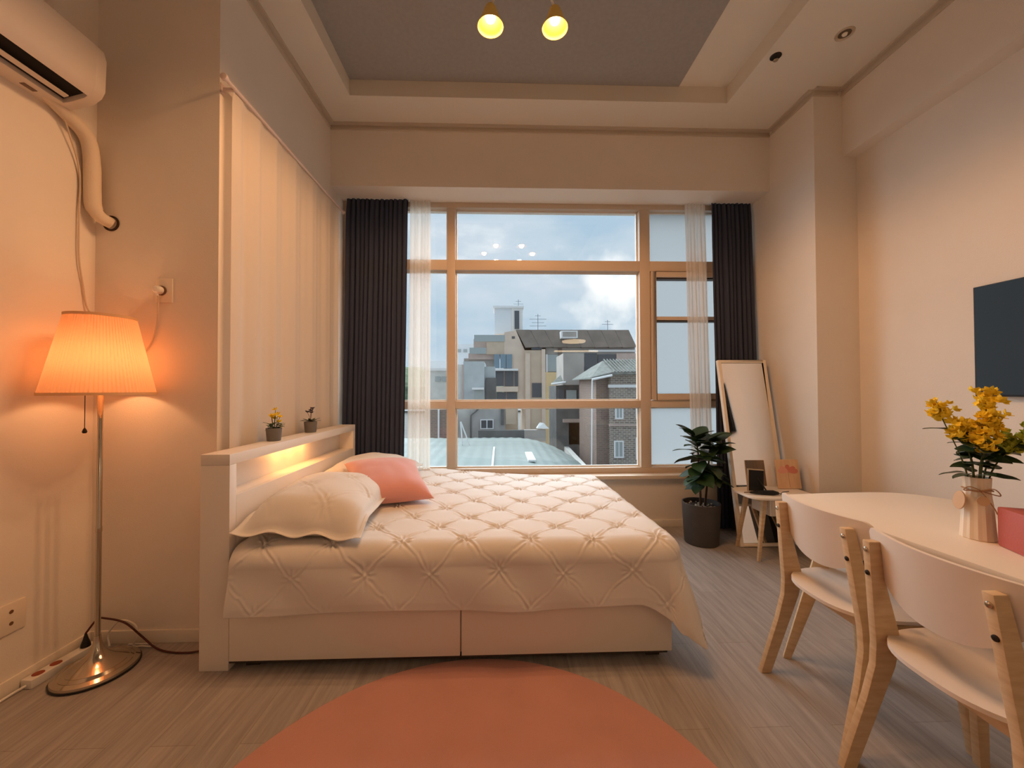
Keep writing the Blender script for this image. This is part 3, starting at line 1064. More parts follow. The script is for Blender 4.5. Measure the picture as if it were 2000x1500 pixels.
pts = bez([(-1.930, 1.735, 2.500), (-1.955, 1.80, 2.40), (-1.968, 1.86, 2.25), (-1.968, 1.86, 2.05), (-1.968, 1.862, 1.85), (-1.972, 1.885, 1.72), (-1.968, 1.90, 1.62),
           (-1.945, 1.925, 1.56), (-1.90, 1.938, 1.50), (-1.83, 1.940, 1.42), (-1.76, 1.940, 1.40), (-1.705, 1.940, 1.45), (-1.675, 1.938, 1.55), (-1.664, 1.930, 1.66), (-1.661, 1.925, 1.683)], 7)
build(MB().tube(pts, 0.0034, 8), 'power_cord', CORD, ac)

IVORY = mat('ivory_plate', lin(234, 220, 202), 0.4)
ot = thing('wall_socket', 'ivory wall socket with a plug in it above the bed side of the lamp', 'wall socket', (-1.650, YF, 1.65))
build(MB().box(-1.685, -1.605, YF - 0.008, YF, 1.652, 1.772), 'plate', IVORY, ot, bevel=0.003)
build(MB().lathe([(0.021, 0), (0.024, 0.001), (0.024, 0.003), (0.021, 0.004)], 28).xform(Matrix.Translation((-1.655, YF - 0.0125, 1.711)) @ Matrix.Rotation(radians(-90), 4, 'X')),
      'socket_ring', mat('socket_brown', lin(120, 84, 56), 0.6), ot)  # ring and jacks share one flat brown
pl = thing('power_plug', 'cream round plug pushed into the wall socket', 'plug', (-1.658, YF - 0.013, 1.69))
build(MB().lathe([(0.019, 0), (0.020, 0.004), (0.018, 0.022), (0.012, 0.028), (0.001, 0.029)], 24).xform(Matrix.Translation((-1.659, YF - 0.013, 1.711)) @ Matrix.Rotation(radians(90), 4, 'X')),
      'plug_head', WHITEP, pl)
build(MB().tube([(-1.660, YF - 0.030, 1.706), (-1.661, YF - 0.026, 1.683)], [0.008, 0.0045], 10), 'plug_neck', WHITEP, pl)

so2 = thing('wall_socket', 'wide low wall plate beside the floor lamp, cut by the picture edge', 'wall socket', (XL2, 1.58, 0.25))
build(MB().box(XL2, XL2 + 0.008, 1.50, 1.685, 0.245, 0.365), 'plate', IVORY, so2, bevel=0.003)
for (yy, zz) in ((1.635, 0.33), (1.635, 0.283), (1.56, 0.33), (1.56, 0.283)):
    build(MB().lathe([(0.005, 0), (0.0075, 0.001), (0.0001, 0.0012)], 14).xform(Matrix.Translation((XL2 + 0.008, yy, zz)) @ Matrix.Rotation(radians(90), 4, 'Y')),
          'jack', MATS['socket_brown'], so2)

# ------------------------------------------------------------------ power strip and cables on the floor
ps = thing('power_strip', 'white power strip on the floor behind the lamp base', 'power strip', (-1.925, 1.70, 0))
d_ = Vector((0.03, 0.30, 0)).normalized()
o_ = Vector((-1.944, 1.645, 0))
Mps = frame((o_ + d_ * 0.14 + Vector((0, 0, 0.0))), d_, (-d_.y, d_.x, 0))
build(MB().box(-0.125, 0.125, -0.025, 0.025, 0.0, 0.036).xform(Mps), 'strip_body', WHITEP, ps, bevel=0.005)
for k, a in enumerate((-0.085, -0.025)):
    build(MB().lathe([(0.017, 0), (0.019, 0.001), (0.0001, 0.0012)], 20, (a, 0, 0.0362)).xform(Mps), 'outlet_hole', mat('outlet_red', lin(150, 70, 44), 0.6), ps)
plug = MB().lathe([(0.018, 0.0), (0.017, 0.012), (0.011, 0.030), (0.006, 0.050), (0.004, 0.060)], 16, (0.085, 0, 0.0372)).xform(Mps)
cab = thing('bed_lamp_cable', 'dark red cable with a black plug trailing from the power strip to the bed', 'cable', (-1.7, 1.80, 0))
build(plug, 'plug', BLACKP, cab)
pc = Mps @ Vector((0.085, 0, 0.097))
build(MB().tube(bez([pc, pc + Vector((0.02, 0.03, 0.045)), (-1.86, 1.90, 0.145), (-1.78, 1.905, 0.12), (-1.70, 1.90, 0.06), (-1.62, 1.885, 0.012), (-1.53, 1.86, 0.006), (-1.44, 1.855, 0.006), (-1.36, 1.875, 0.006), (-1.345, 1.88, 0.006)], 8), 0.0042, 8),
      'cable', mat('dark_red_cable', lin(74, 26, 20), 0.5), cab)
build(MB().tube(bez([Mps @ Vector((-0.124, 0, 0.014)), Mps @ Vector((-0.20, 0.005, 0.008)), (-1.945, 1.25, 0.006), (-1.955, 0.9, 0.006)], 8), 0.005, 8), 'strip_cord', WHITEP, ps)
tag(build(MB().tube(bez([(-1.86, 1.915, 0.006), (-1.875, 1.925, 0.06), (-1.82, 1.925, 0.12), (-1.755, 1.925, 0.10), (-1.735, 1.92, 0.05), (-1.75, 1.915, 0.006), (-1.70, 1.91, 0.006), (-1.66, 1.905, 0.006), (-1.68, 1.925, 0.006), (-1.78, 1.925, 0.006)], 8), 0.004, 8), 'loose_cable', WHITEP),
    'loop of loose white cord on the floor behind the lamp', 'cord')

# ------------------------------------------------------------------ television
SCREEN = mat('dark_glossy_screen', lin(14, 16, 20), 0.04, spec=0.09)
tv = thing('television', 'black flat television mounted on the wall above the dining table', 'television', (XR2 - 0.03, 1.50, 1.175))
build(MB().box(2.602, 2.620, 0.965, 2.030, 1.176, 1.772), 'casing', BLACKP, tv, bevel=0.003)
build(MB().box(2.600, 2.6025, 0.972, 2.023, 1.186, 1.766), 'screen', SCREEN, tv, smooth=False)
build(MB().box(2.620, XR2, 1.30, 1.70, 1.30, 1.62), 'wall_mount', BLACKP, tv)

# ------------------------------------------------------------------ leaning mirror
mi = thing('standing_mirror', 'tall narrow mirror in a thin white frame leaning by the curtain', 'mirror', (2.04, 2.93, 0))
b0, b1 = Vector((1.850, 2.935, 0.004)), Vector((2.262, 2.935, 0.004))
t0_ = Vector((1.832, 3.220, 1.463))
Mm = frame(b0, b1 - b0, t0_ - b0)
mw, mh = 0.412, (t0_ - b0).length
fw = 0.024
MF = mat('white_mirror_frame', lin(238, 226, 208), 0.45)
fm = MB().box(0, fw, 0, mh, -0.022, 0.012).box(mw - fw, mw, 0, mh, -0.022, 0.012).box(fw, mw - fw, 0, fw, -0.022, 0.012).box(fw, mw - fw, mh - fw, mh, -0.022, 0.012)
build(fm.xform(Mm), 'mirror_frame', MF, mi, bevel=0.003)
build(MB().box(fw, mw - fw, fw, mh - fw, -0.004, 0.002).xform(Mm), 'mirror_glass', mat('mirror_silver', (0.93, 0.93, 0.92, 1), 0.015, metal=1.0), mi, smooth=False)
build(MB().box(fw, mw - fw, fw, mh - fw, -0.018, -0.005).xform(Mm), 'backing_board', mat('hardboard', lin(120, 92, 66), 0.8), mi)

# ------------------------------------------------------------------ potted fiddle-leaf plant
px, py = 1.605, 3.045
pt = thing('potted_plant', 'leafy green plant in a dark grey pot beside the mirror', 'plant', (px, py, 0))
DPOT = mat('dark_grey_pot', lin(74, 70, 68), 0.7, var=0.1, var_scale=20)
build(MB().lathe([(0.120, 0.0), (0.126, 0.006), (0.142, 0.30), (0.142, 0.318), (0.132, 0.318), (0.130, 0.27)], 48, (px, py, 0)), 'pot', DPOT, pt)
build(MB().lathe([(0.0005, 0.288), (0.06, 0.290), (0.131, 0.284)], 32, (px, py, 0), cap=False), 'soil', SOIL, pt)
PEB = mat('pale_pebble', lin(190, 176, 156), 0.7)
rr = random.Random(4)
pebb = MB()
for k in range(46):
    an, q = rr.uniform(0, 6.28), rr.uniform(0.01, 0.118)
    s_ = rr.uniform(0.006, 0.011)
    pebb.lathe([(s_ * 0.3, -s_ * 0.5), (s_, 0), (s_ * 0.75, s_ * 0.45), (s_ * 0.1, s_ * 0.6)], 7, (px + q * cos(an), py + q * sin(an), 0.291))
peb = build(pebb, 'pebbles', PEB, pt)
peb['kind'] = 'stuff'
TRUNK = mat('brown_trunk', lin(70, 52, 38), 0.8)
trunks = [[(px - 0.01, py - 0.01, 0.28), (px - 0.015, py - 0.02, 0.42), (px - 0.03, py - 0.025, 0.56), (px - 0.035, py - 0.03, 0.72), (px - 0.06, py - 0.03, 0.84)],
          [(px + 0.03, py + 0.0, 0.28), (px + 0.045, py - 0.01, 0.45), (px + 0.06, py - 0.01, 0.62), (px + 0.07, py - 0.02, 0.80)]]
tr_pts = []
for q in trunks:
    bb = bez(q, 6)
    tr_pts.append(bb)
    build(MB().tube(bb, [0.009 - 0.004 * i / len(bb) for i in range(len(bb))], 8), 'trunk', TRUNK, pt)
lm = leaf_mesh(0.185, 0.128, 0.35, 0.10, wid=0.8, n=10)
lmo = None
for k in range(58):
    bb = tr_pts[k % 2]
    i0 = int(len(bb) * (0.42 + 0.57 * ((k // 2) / 28.0)))
    p0 = bb[min(i0, len(bb) - 1)]
    an = k * 2.4 + rr.uniform(-0.3, 0.3)
    hi = (k // 2) / 28.0
    s_ = rr.uniform(0.75, 1.12) * (1.0 - 0.12 * hi)
    M_ = orient(p0, an, -0.15 + 1.0 * hi ** 1.6 + rr.uniform(-0.25, 0.25), rr.uniform(-0.5, 0.5), s_)
    o = build(MB().add(lm.v, lm.f).xform(M_), 'leaf', LEAFD, pt)
for (q, an, pi_) in (((px - 0.012, py - 0.02, 0.50), 3.4, 0.35), ((px - 0.012, py - 0.02, 0.46), 3.9, 0.0), ((px + 0.055, py, 0.56), -0.3, 0.15)):
    build(MB().add(lm.v, lm.f).xform(orient(q, an, pi_, 0.2, 0.78)), 'leaf', LEAFD, pt)

# ------------------------------------------------------------------ bedside table near the mirror
st = thing('side_table', 'small white bedside table with tapered wooden legs and one drawer', 'table', (1.99, 2.77, 0))
ZS = 0.470
outl = []
cx_, cy_, ax_, ay_ = 1.985, 2.755, 0.245, 0.165
for k in range(48):
    an = 2 * pi * k / 48
    e_ = 2 / 4.0
    outl.append((cx_ + ax_ * (abs(cos(an)) ** e_) * (1 if cos(an) >= 0 else -1), cy_ + ay_ * (abs(sin(an)) ** e_) * (1 if sin(an) >= 0 else -1)))
build(MB().prism(outl, lambda p, q, h: (p, q, h), ZS - 0.016, ZS), 'tabletop', WHITE, st, bevel=0.003)
build(MB().box(1.895, 2.20, 2.66, 2.86, 0.325, ZS - 0.016), 'drawer_box', WHITE, st, bevel=0.003)
build(MB().box(1.905, 2.19, 2.652, 2.66, 0.332, ZS - 0.022), 'drawer_front', mat('pale_drawer', lin(226, 210, 190), 0.5), st, bevel=0.002)
for (ox, oy, tx, ty) in ((1.838, 2.955, 1.865, 2.865), (1.828, 2.690, 1.870, 2.685), (2.205, 2.955, 2.175, 2.865), (2.215, 2.690, 2.175, 2.685)):
    leg = MB()
    a, b = Vector((ox, oy, 0)), Vector((tx, ty, ZS - 0.017))
    for w0, p_ in ((0.009, a), (0.016, b)):
        leg.v += [(p_.x - w0, p_.y - w0, p_.z), (p_.x + w0, p_.y - w0, p_.z), (p_.x + w0, p_.y + w0, p_.z), (p_.x - w0, p_.y + w0, p_.z)]
    leg.f += [(3, 2, 1, 0), (4, 5, 6, 7), (0, 1, 5, 4), (1, 2, 6, 5), (2, 3, 7, 6), (3, 0, 4, 7)]
    build(leg, 'leg', BIRCH, st, bevel=0.003)
for xx in (1.868, 2.178):
    build(MB().box(xx - 0.011, xx + 0.011, 2.686, 2.864, 0.412, 0.450), 'leg_rail', BIRCH, st, bevel=0.002)

# things on the bedside table
pf = thing('photo_frame', 'small photo frame seen from its black back, standing on the bedside table', 'photo frame', (1.99, 2.80, ZS))
Mf = frame((1.815, 2.790, ZS + 0.001), (0.86, -0.50, 0), (0.10, -0.14, 1.0))
build(MB().box(0, 0.105, 0, 0.165, -0.012, 0).xform(Mf), 'frame_edge', mat('grey_frame_edge', lin(176, 160, 138), 0.5), pf, bevel=0.002)
build(MB().box(0.012, 0.104, 0.006, 0.159, 0.0, 0.004).xform(Mf), 'back_board', BLACKP, pf)
build(MB().box(0.012, 0.093, 0.012, 0.153, -0.0135, -0.012).xform(Mf), 'front_glass', SCREEN, pf)
q0 = Mf @ Vector((0.066, 0.105, 0.004))
q1 = Vector((q0.x + 0.045, q0.y - 0.050, ZS + 0.003))
build(MB().tube([q0, q1], 0.005, 6), 'easel_strut', BLACKP, pf)
PLY = mat('pale_wood_board', lin(222, 186, 150), 0.6, col2=lin(212, 174, 138), var_scale=8, stretch=(6, 1, 1))
pb = thing('picture_board', 'pale wooden board painted with a pink flower, standing on the bedside table', 'picture', (2.13, 2.84, ZS))
Mb = frame((2.085, 2.842, ZS + 0.001), (1, -0.05, 0), (0.02, 0.20, 1.0))
build(MB().box(0, 0.172, 0, 0.215, 0, 0.012).xform(Mb), 'board', PLY, pb, bevel=0.002)
PPET = mat('painted_pink_petal', lin(206, 128, 108), 0.7)
for k, (ax, ay, an, s_) in enumerate(((0.086, 0.128, 90, 1.0), (0.086, 0.126, 140, 1.05), (0.086, 0.126, 40, 1.05), (0.086, 0.124, 172, 1.1), (0.086, 0.124, 8, 1.1))):
    pet = MB()
    nn = 14
    loop = []
    for j in range(nn):
        t_ = j / nn * 2 * pi
        lx_, ly_ = 0.034 * s_ * (1 - cos(t_)), 0.0155 * s_ * sin(t_) * (1 - 0.35 * cos(t_))
        c_, s2 = cos(radians(an)), sin(radians(an))
        loop.append((ax + lx_ * c_ - ly_ * s2, ay + lx_ * s2 * 0.72 + ly_ * c_))
    pet.prism(loop, lambda p, q, h: (p, q, h), 0.0121 + 0.0003 * k, 0.0126 + 0.0003 * k)
    build(pet.xform(Mb), 'painted_petal', PPET if k % 2 == 0 else mat('painted_pale_petal', lin(222, 158, 138), 0.7), pb)
build(MB().box(0.0845, 0.0875, 0.010, 0.122, 0.0121, 0.0126).xform(Mb), 'painted_stem', mat('painted_stem', lin(176, 138, 108), 0.7), pb)
hb = thing('hair_straightener', 'black hair straightener lying on the bedside table', 'hair tool', (1.90, 2.72, ZS))
Mh = frame((1.775, 2.700, ZS + 0.0), (0.97, -0.22, 0), (0.22, 0.97, 0))
build(MB().tube([(0.0, 0, 0.014), (0.03, 0, 0.015), (0.09, 0, 0.018), (0.15, 0.0, 0.019), (0.185, 0, 0.016)], [0.006, 0.010, 0.016, 0.018, 0.010], 12).xform(Mh), 'handle', BLACKP, hb)
build(MB().tube([(-0.035, 0, 0.012), (0.0, 0, 0.014)], [0.004, 0.006], 10).xform(Mh), 'tip', mat('steel_tip', lin(170, 150, 130), 0.3, metal=1.0), hb)
build(MB().tube(bez([Mh @ Vector((0.184, 0.0, 0.016)), Mh @ Vector((0.21, 0.02, 0.008)), (2.01, 2.70, ZS + 0.005), (2.04, 2.73, ZS + 0.005), (2.10, 2.75, ZS + 0.005)], 8), 0.003, 6), 'cord', BLACKP, hb)

# the black bin by the pillar, seen between the chairs
bn = thing('waste_bin', 'black bin standing by the pillar, glimpsed between the chairs', 'bin', (2.44, 2.52, 0))
build(MB().prism([(2.33, 2.40), (2.55, 2.40), (2.55, 2.64), (2.33, 2.64)], lambda p, q, h: (p + (p - 2.44) * 0.12 * h, q + (q - 2.52) * 0.12 * h, h), 0.0, 0.42), 'bin_body', BLACKP, bn, bevel=0.012)
build(MB().box(2.325, 2.555, 2.395, 2.645, 0.421, 0.445), 'bin_lid', BLACKP, bn, bevel=0.01)

# ------------------------------------------------------------------ dining chairs
CW = mat('white_chair_lacquer', lin(234, 222, 210), 0.4, spec=0.4)


def make_chair(label):
    c = thing('dining_chair', label, 'chair', (0, 0, 0), 'white dining chairs')
    th = 0.024
    for sgn in (1, -1):
        yy = lambda z: sgn * (0.200 - 0.060 * z)
        rear = [(-0.182, 0.742), (-0.146, 0.742), (-0.120, 0.60), (-0.076, 0.452), (-0.070, 0.425), (-0.082, 0.340), (-0.193, 0.0), (-0.236, 0.0), (-0.168, 0.24), (-0.146, 0.345), (-0.146, 0.415), (-0.158, 0.52)]
        lg = build(MB().prism(rear, lambda p, q, h: (p, yy(q) + h, q), -th / 2, th / 2), 'rear_leg', BIRCH, c, bevel=0.0025)
        for zz, mm in ((0.715, CHROME), (0.640, DARKM)):
            xb_ = -0.182 + (0.742 - zz) * 0.108 - 0.0005
            build(MB().lathe([(0.008, 0), (0.0075, 0.0025), (0.003, 0.004), (0.0005, 0.004)], 14)
                  .xform(Matrix.Translation((xb_, yy(zz), zz)) @ Matrix.Rotation(radians(-90), 4, 'Y')), 'bolt', mm, lg)
        y2 = lambda z: sgn * (0.200 - 0.050 * z)
        front = [(0.196, 0.424), (0.128, 0.424), (0.128, 0.386), (0.150, 0.372), (0.168, 0.33), (0.204, 0.0), (0.234, 0.0), (0.214, 0.33)]
        build(MB().prism(front, lambda p, q, h: (p, y2(q) + h, q), -th / 2, th / 2), 'front_leg', BIRCH, c, bevel=0.0025)
        build(MB().prism([(-0.08, 0.424), (-0.075, 0.365), (0.128, 0.386), (0.128, 0.424)], lambda p, q, h: (p, y2(q) + h, q), -th / 2 + 0.002, th / 2 - 0.002), 'side_rail', BIRCH, c, bevel=0.002)
    build(MB().box(0.150, 0.172, -0.170, 0.170, 0.380, 0.424), 'cross_rail', BIRCH, c, bevel=0.002)
    build(MB().box(-0.100, -0.080, -0.172, 0.172, 0.380, 0.424), 'cross_rail', BIRCH, c, bevel=0.002)
    # seat: rounded plywood plate, dished, white on top
    def seat_pt(u, v):
        r = u
        an = 2 * pi * v
        e2 = 2 / 2.7
        sx = (abs(cos(an)) ** e2) * (1 if cos(an) >= 0 else -1)
        sy = (abs(sin(an)) ** e2) * (1 if sin(an) >= 0 else -1)
        wid = 0.200 - 0.012 * max(0.0, -sx)
        x = 0.035 + 0.210 * sx * r
        y = wid * sy * r
        z = 0.437 + 0.006 * r ** 3 - 0.014 * max(0.0, (x - 0.14) / 0.1) ** 2
        return x, y, z
    sm_, n1_, n2_ = MB(), 8, 56
    vs_ = [seat_pt(max(i / n1_, 0.001), j / n2_) for i in range(n1_ + 1) for j in range(n2_)]
    N_ = len(vs_)
    vb_ = [(x, y, z - 0.012) for x, y, z in vs_]
    fs_ = []
    for i in range(n1_):
        for j in range(n2_):
            a, b_, c_, d2 = i * n2_ + j, i * n2_ + (j + 1) % n2_, (i + 1) * n2_ + (j + 1) % n2_, (i + 1) * n2_ + j
            fs_.append((a, d2, c_, b_))
            fs_.append((N_ + a, N_ + b_, N_ + c_, N_ + d2))
    for j in range(n2_):
        a, b_ = n1_ * n2_ + j, n1_ * n2_ + (j + 1) % n2_
        fs_.append((a, N_ + a, N_ + b_, b_))
    seat = build(sm_.add(vs_ + vb_, fs_), 'seat', CW, c)
    # backrest: half-moon of bent plywood
    def back_pt(u, v):
        a = 2 * u - 1
        y = 0.212 * a
        top = 0.772 - 0.022 * max(0.0, (abs(a) - 0.86) / 0.14) ** 2
        bot = 0.772 - 0.035 - 0.180 * max(0.0, 1 - abs(a) ** 2.3) ** 0.62
        z = top + (bot - top) * v
        x = -0.184 + 0.055 * a * a - 0.13 * (z - 0.60) + 0.030
        return (x, y, z)
    bk = build(MB().shell(back_pt, 44, 10, 0.010), 'backrest', CW, c, angle=60)
    return c


def copy_tree(o, parent=None):
    c = o.copy()
    COL.objects.link(c)
    c.parent = parent
    for chd in list(o.children):
        copy_tree(chd, c)
    return c


chair1 = make_chair('white half-moon backed dining chair standing by the far end of the table')
chair2 = copy_tree(chair1)
chair2['label'] = 'white half-moon backed dining chair in front, cut off by the picture edge'
chair1.location = (1.355, 1.45, 0)
chair2.location = (1.325, 1.022, 0)
chair2.rotation_euler = (0, 0, radians(-2))

# ------------------------------------------------------------------ dining table
ctrl = [(1.30, 1.715), (1.56, 1.733), (1.80, 1.722), (1.93, 1.62), (1.95, 1.44), (1.99, 1.20), (2.08, 0.92), (2.10, 0.62), (1.98, 0.42), (1.74, 0.36), (1.50, 0.40), (1.36, 0.58), (1.31, 0.85), (1.285, 1.15), (1.262, 1.42), (1.245, 1.60)]
cl_ = bez(ctrl + [ctrl[0]], 6)[:-1]
outl = [(p.x, p.y) for p in cl_]
tb = thing('dining_table', 'white bean-shaped dining table with splayed wooden legs', 'table', (1.66, 1.08, 0))
build(MB().prism(list(reversed(outl)), lambda p, q, h: (p, q, h), 0.722, 0.742), 'tabletop', mat('white_table_laminate', lin(240, 228, 212), 0.35, spec=0.4), tb, bevel=0.003)
for (ox, oy, tx, ty) in ((1.300, 1.730, 1.47, 1.62), (1.93, 1.735, 1.80, 1.60), (1.60, 1.645, 1.665, 1.52), (1.72, 0.36, 1.66, 0.55), (2.02, 0.50, 1.90, 0.62)):
    a, b = Vector((ox, oy, 0)), Vector((tx, ty, 0.722))
    dxy = Vector((ox - tx, oy - ty, 0)).normalized()
    nrm = Vector((-dxy.y, dxy.x, 0))
    leg = MB()
    for w0, t0x, p_ in ((0.014, 0.011, a), (0.040, 0.014, b)):
        for (i_, j_) in ((-1, -1), (1, -1), (1, 1), (-1, 1)):
            leg.v.append(tuple(p_ + dxy * w0 * i_ + nrm * t0x * j_))
    leg.f += [(3, 2, 1, 0), (4, 5, 6, 7), (0, 1, 5, 4), (1, 2, 6, 5), (2, 3, 7, 6), (3, 0, 4, 7)]
    build(leg, 'leg', BIRCH, tb, bevel=0.003)

# ------------------------------------------------------------------ vase with yellow flowers
vx, vy, vz = 1.525, 1.190, 0.742
va = thing('flower_vase', 'faceted white vase of yellow flowers tied with twine on the dining table', 'vase', (vx, vy, vz))
VASE = mat('matte_white_ceramic', lin(236, 222, 202), 0.6)
nf = 14


def facet(r, z, an):
    k = (an / (2 * pi) * nf) % 1.0
    return r * (1.0 + 0.045 * (1 - 2 * abs(k - 0.5)))


build(MB().lathe([(0.037, 0), (0.039, 0.003), (0.033, 0.11), (0.0285, 0.150), (0.0305, 0.195), (0.0285, 0.195), (0.0265, 0.150), (0.028, 0.09)], nf * 2, (vx, vy, vz), wob=facet),
      'vase_body', VASE, va, smooth=False)
TW = mat('jute_twine', lin(176, 138, 102), 0.9)
build(MB().tube([(vx + 0.0325 * cos(a_), vy + 0.0325 * sin(a_), vz + 0.156 + 0.003 * sin(3 * a_)) for a_ in [2 * pi * k / 40 for k in range(41)]], 0.0022, 6, cap=False), 'twine', TW, va)
bx, by = vx - 0.024, vy - 0.024
build(MB().tube(bez([(bx, by, vz + 0.1560), (bx + .02, by - .022, vz + 0.1660), (bx + .045, by - .018, vz + 0.1440), (bx + .01, by - .006, vz + 0.1540), (bx - .03, by + .0, vz + 0.1700), (bx - .034, by + .012, vz + 0.1560), (bx, by - .003, vz + 0.1540), (bx + .02, by - .020, vz + 0.1090), (bx + .028, by - .023, vz + 0.0890)], 6), 0.0016, 6), 'twine_bow', TW, va)
for (ox, oy, oz, rad_) in ((-0.042, 0.012, 0.118, 0.022), (-0.021, -0.031, 0.126, 0.0145)):
    g = MB().lathe([(0.001, 0), (rad_ * 0.98, 0.0005), (rad_, 0.002), (rad_ * .98, 0.004), (0.001, 0.0045)], 24)
    yaw_ = atan2(oy, ox)
    g.xform(Matrix.Translation((vx + ox, vy + oy, vz + oz)) @ Matrix.Rotation(yaw_, 4, 'Z') @ Matrix.Rotation(radians(82), 4, 'Y') @ Matrix.Scale(1.35 if rad_ > .02 else 1.0, 4, Vector((1, 0, 0))))
    build(g, 'wooden_tag', mat('pale_wood_tag', lin(206, 172, 138), 0.7), va)
rr = random.Random(12)
sprigs = [((-0.080, 0.035, 0.40), 1), ((-0.040, 0.005, 0.34), 1), ((0.040, 0.0, 0.435), 1), ((0.015, -0.03, 0.37), 1), ((0.0, 0.03, 0.33), 1), ((0.105, -0.055, 0.335), 2), ((-0.01, -0.035, 0.31), 1), ((0.075, -0.02, 0.30), 2)]
fb = {1: blossom(5, 0.0155), 2: blossom(5, 0.0155)}
lm2 = leaf_mesh(0.056, 0.034, 0.2, 0.12, wid=0.7)
for (tx, ty, tz), kind in sprigs:
    top = Vector((vx + tx, vy + ty, vz + tz))
    mid_ = Vector((vx + tx * 0.35, vy + ty * 0.35, vz + 0.235))
    path = bez([(vx + tx * 0.12, vy + ty * 0.12, vz + 0.11), mid_, top], 6)
    sg = build(MB().tube(path, [0.0024] * 7 + [0.0016] * (len(path) - 7), 6), 'sprig', STEM, va)
    # one cluster of small blossoms at the head of the sprig
    cl_m = MB()
    for k in range(40):
        hh = k / 39.0
        c_ = top + Vector((0, 0, 0.028)) * (1 - 2 * hh) + Vector((rr.gauss(0, .013), rr.gauss(0, .013), rr.gauss(0, .006)))
        g = MB().add(fb[kind].v, fb[kind].f).xform(orient(c_, rr.uniform(0, 6.28), rr.uniform(-1.2, 1.2), rr.uniform(-1, 1), rr.uniform(0.75, 1.15)))
        cl_m.add(g.v, g.f)
    fl_ = build(cl_m, 'blossom_cluster', YEL if kind == 1 else YELG, sg)
    for k in range(5):
        q = path[min(len(path) - 1, 6 + k)]
        g = MB().add(lm2.v, lm2.f).xform(orient(q, rr.uniform(0, 6.28), rr.uniform(-0.2, 0.8), rr.uniform(-.6, .6), rr.uniform(0.8, 1.2)))
        build(g, 'leaf', LEAFD, sg)
for k in range(6):
    an = k * 1.05
    g = MB().add(lm2.v, lm2.f).xform(orient((vx + 0.024 * cos(an), vy + 0.024 * sin(an), vz + 0.205), an, rr.uniform(-0.1, 0.6), 0.2, 1.1))
    build(g, 'leaf', LEAFD, va)

# ------------------------------------------------------------------ pink tissue box
tx_ = thing('tissue_box', 'dusky pink tissue box with a tissue pulled up, behind the vase', 'tissue box', (1.60, 1.06, 0.742))
LEATH = mat('dusky_pink_leatherette', lin(184, 96, 88), 0.6, bump=0.15, bump_scale=200)
Mt = Matrix.Translation((1.515, 1.135, 0.742)) @ Matrix.Rotation(radians(-22), 4, 'Z')
build(MB().box(0, 0.24, -0.13, 0, 0, 0.118).xform(Mt), 'box_body', LEATH, tx_, bevel=0.006)
ts_ = MB().grid(lambda u, v: (0.06 + 0.14 * u, -0.065 + 0.018 * sin(7 * u + 4 * v) + 0.03 * (v - 0.3) * cos(5 * u), 0.117 + 0.075 * v * (0.75 + 0.25 * sin(6 * u + 1))), 16, 10).xform(Mt)
build(ts_, 'tissue', cloth_mat('pale_pink_tissue', lin(232, 190, 178), 0.0, 0.3), tx_, angle=180)

# ------------------------------------------------------------------ ceiling lights
cx0, cy0 = 0.127, 1.705
cd = thing('ceiling_lamp', 'six-armed ceiling lamp with downward cup shades over the bed', 'lamp', (cx0, cy0, ZT - 0.006))
zrim = 3.125
build(MB().lathe([(0.07, -0.026), (0.075, -0.022), (0.075, -0.001), (0.06, 0.0)], 40, (cx0, cy0, ZT - 0.006)), 'ceiling_plate', WHITEP, cd)
build(MB().tube([(cx0, cy0, ZT - 0.03), (cx0, cy0, 3.235)], 0.009, 14), 'stem', WHITEP, cd)
build(MB().lathe([(0.012, 3.20), (0.032, 3.21), (0.032, 3.245), (0.012, 3.26)], 24, (cx0, cy0, 0)), 'hub', WHITEP, cd)
CUPM = mat('cup_shade_glow', lin(250, 214, 110), 0.45, spec=0.3)  # glow of the bulbs is put into the yellow of the cups
BULB = mat('warm_bulb_glow', (1, 0.95, 0.85, 1), 0.4, emit=(1.0, 0.80, 0.46, 1), emit_s=7.0)
RINGC = (1.0, 0.52, 0.24)
for k in range(6):
    an = k * pi / 3
    x, y = cx0 + 0.34 * cos(an), cy0 + 0.34 * sin(an)
    arm = build(MB().tube([(cx0 + 0.03 * cos(an), cy0 + 0.03 * sin(an), 3.228), (cx0 + 0.29 * cos(an), cy0 + 0.29 * sin(an), 3.240), (x, y, 3.232)], 0.006, 10), 'arm', WHITEP, cd)
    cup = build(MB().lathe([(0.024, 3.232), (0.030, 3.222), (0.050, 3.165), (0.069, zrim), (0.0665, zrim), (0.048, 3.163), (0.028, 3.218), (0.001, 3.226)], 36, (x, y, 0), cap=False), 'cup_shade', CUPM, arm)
    build(MB().lathe([(0.014, 3.222), (0.017, 3.21), (0.027, 3.190), (0.029, 3.176), (0.023, 3.160), (0.010, 3.152), (0.001, 3.151)], 24, (x, y, 0)), 'bulb', BULB, arm)
    lamp('cup_lamp_light', 'SPOT', (x, y, 3.140), 15.5, RINGC, arm, size=0.03, target=(x, y, 0), spot_size=radians(162), spot_blend=0.25)

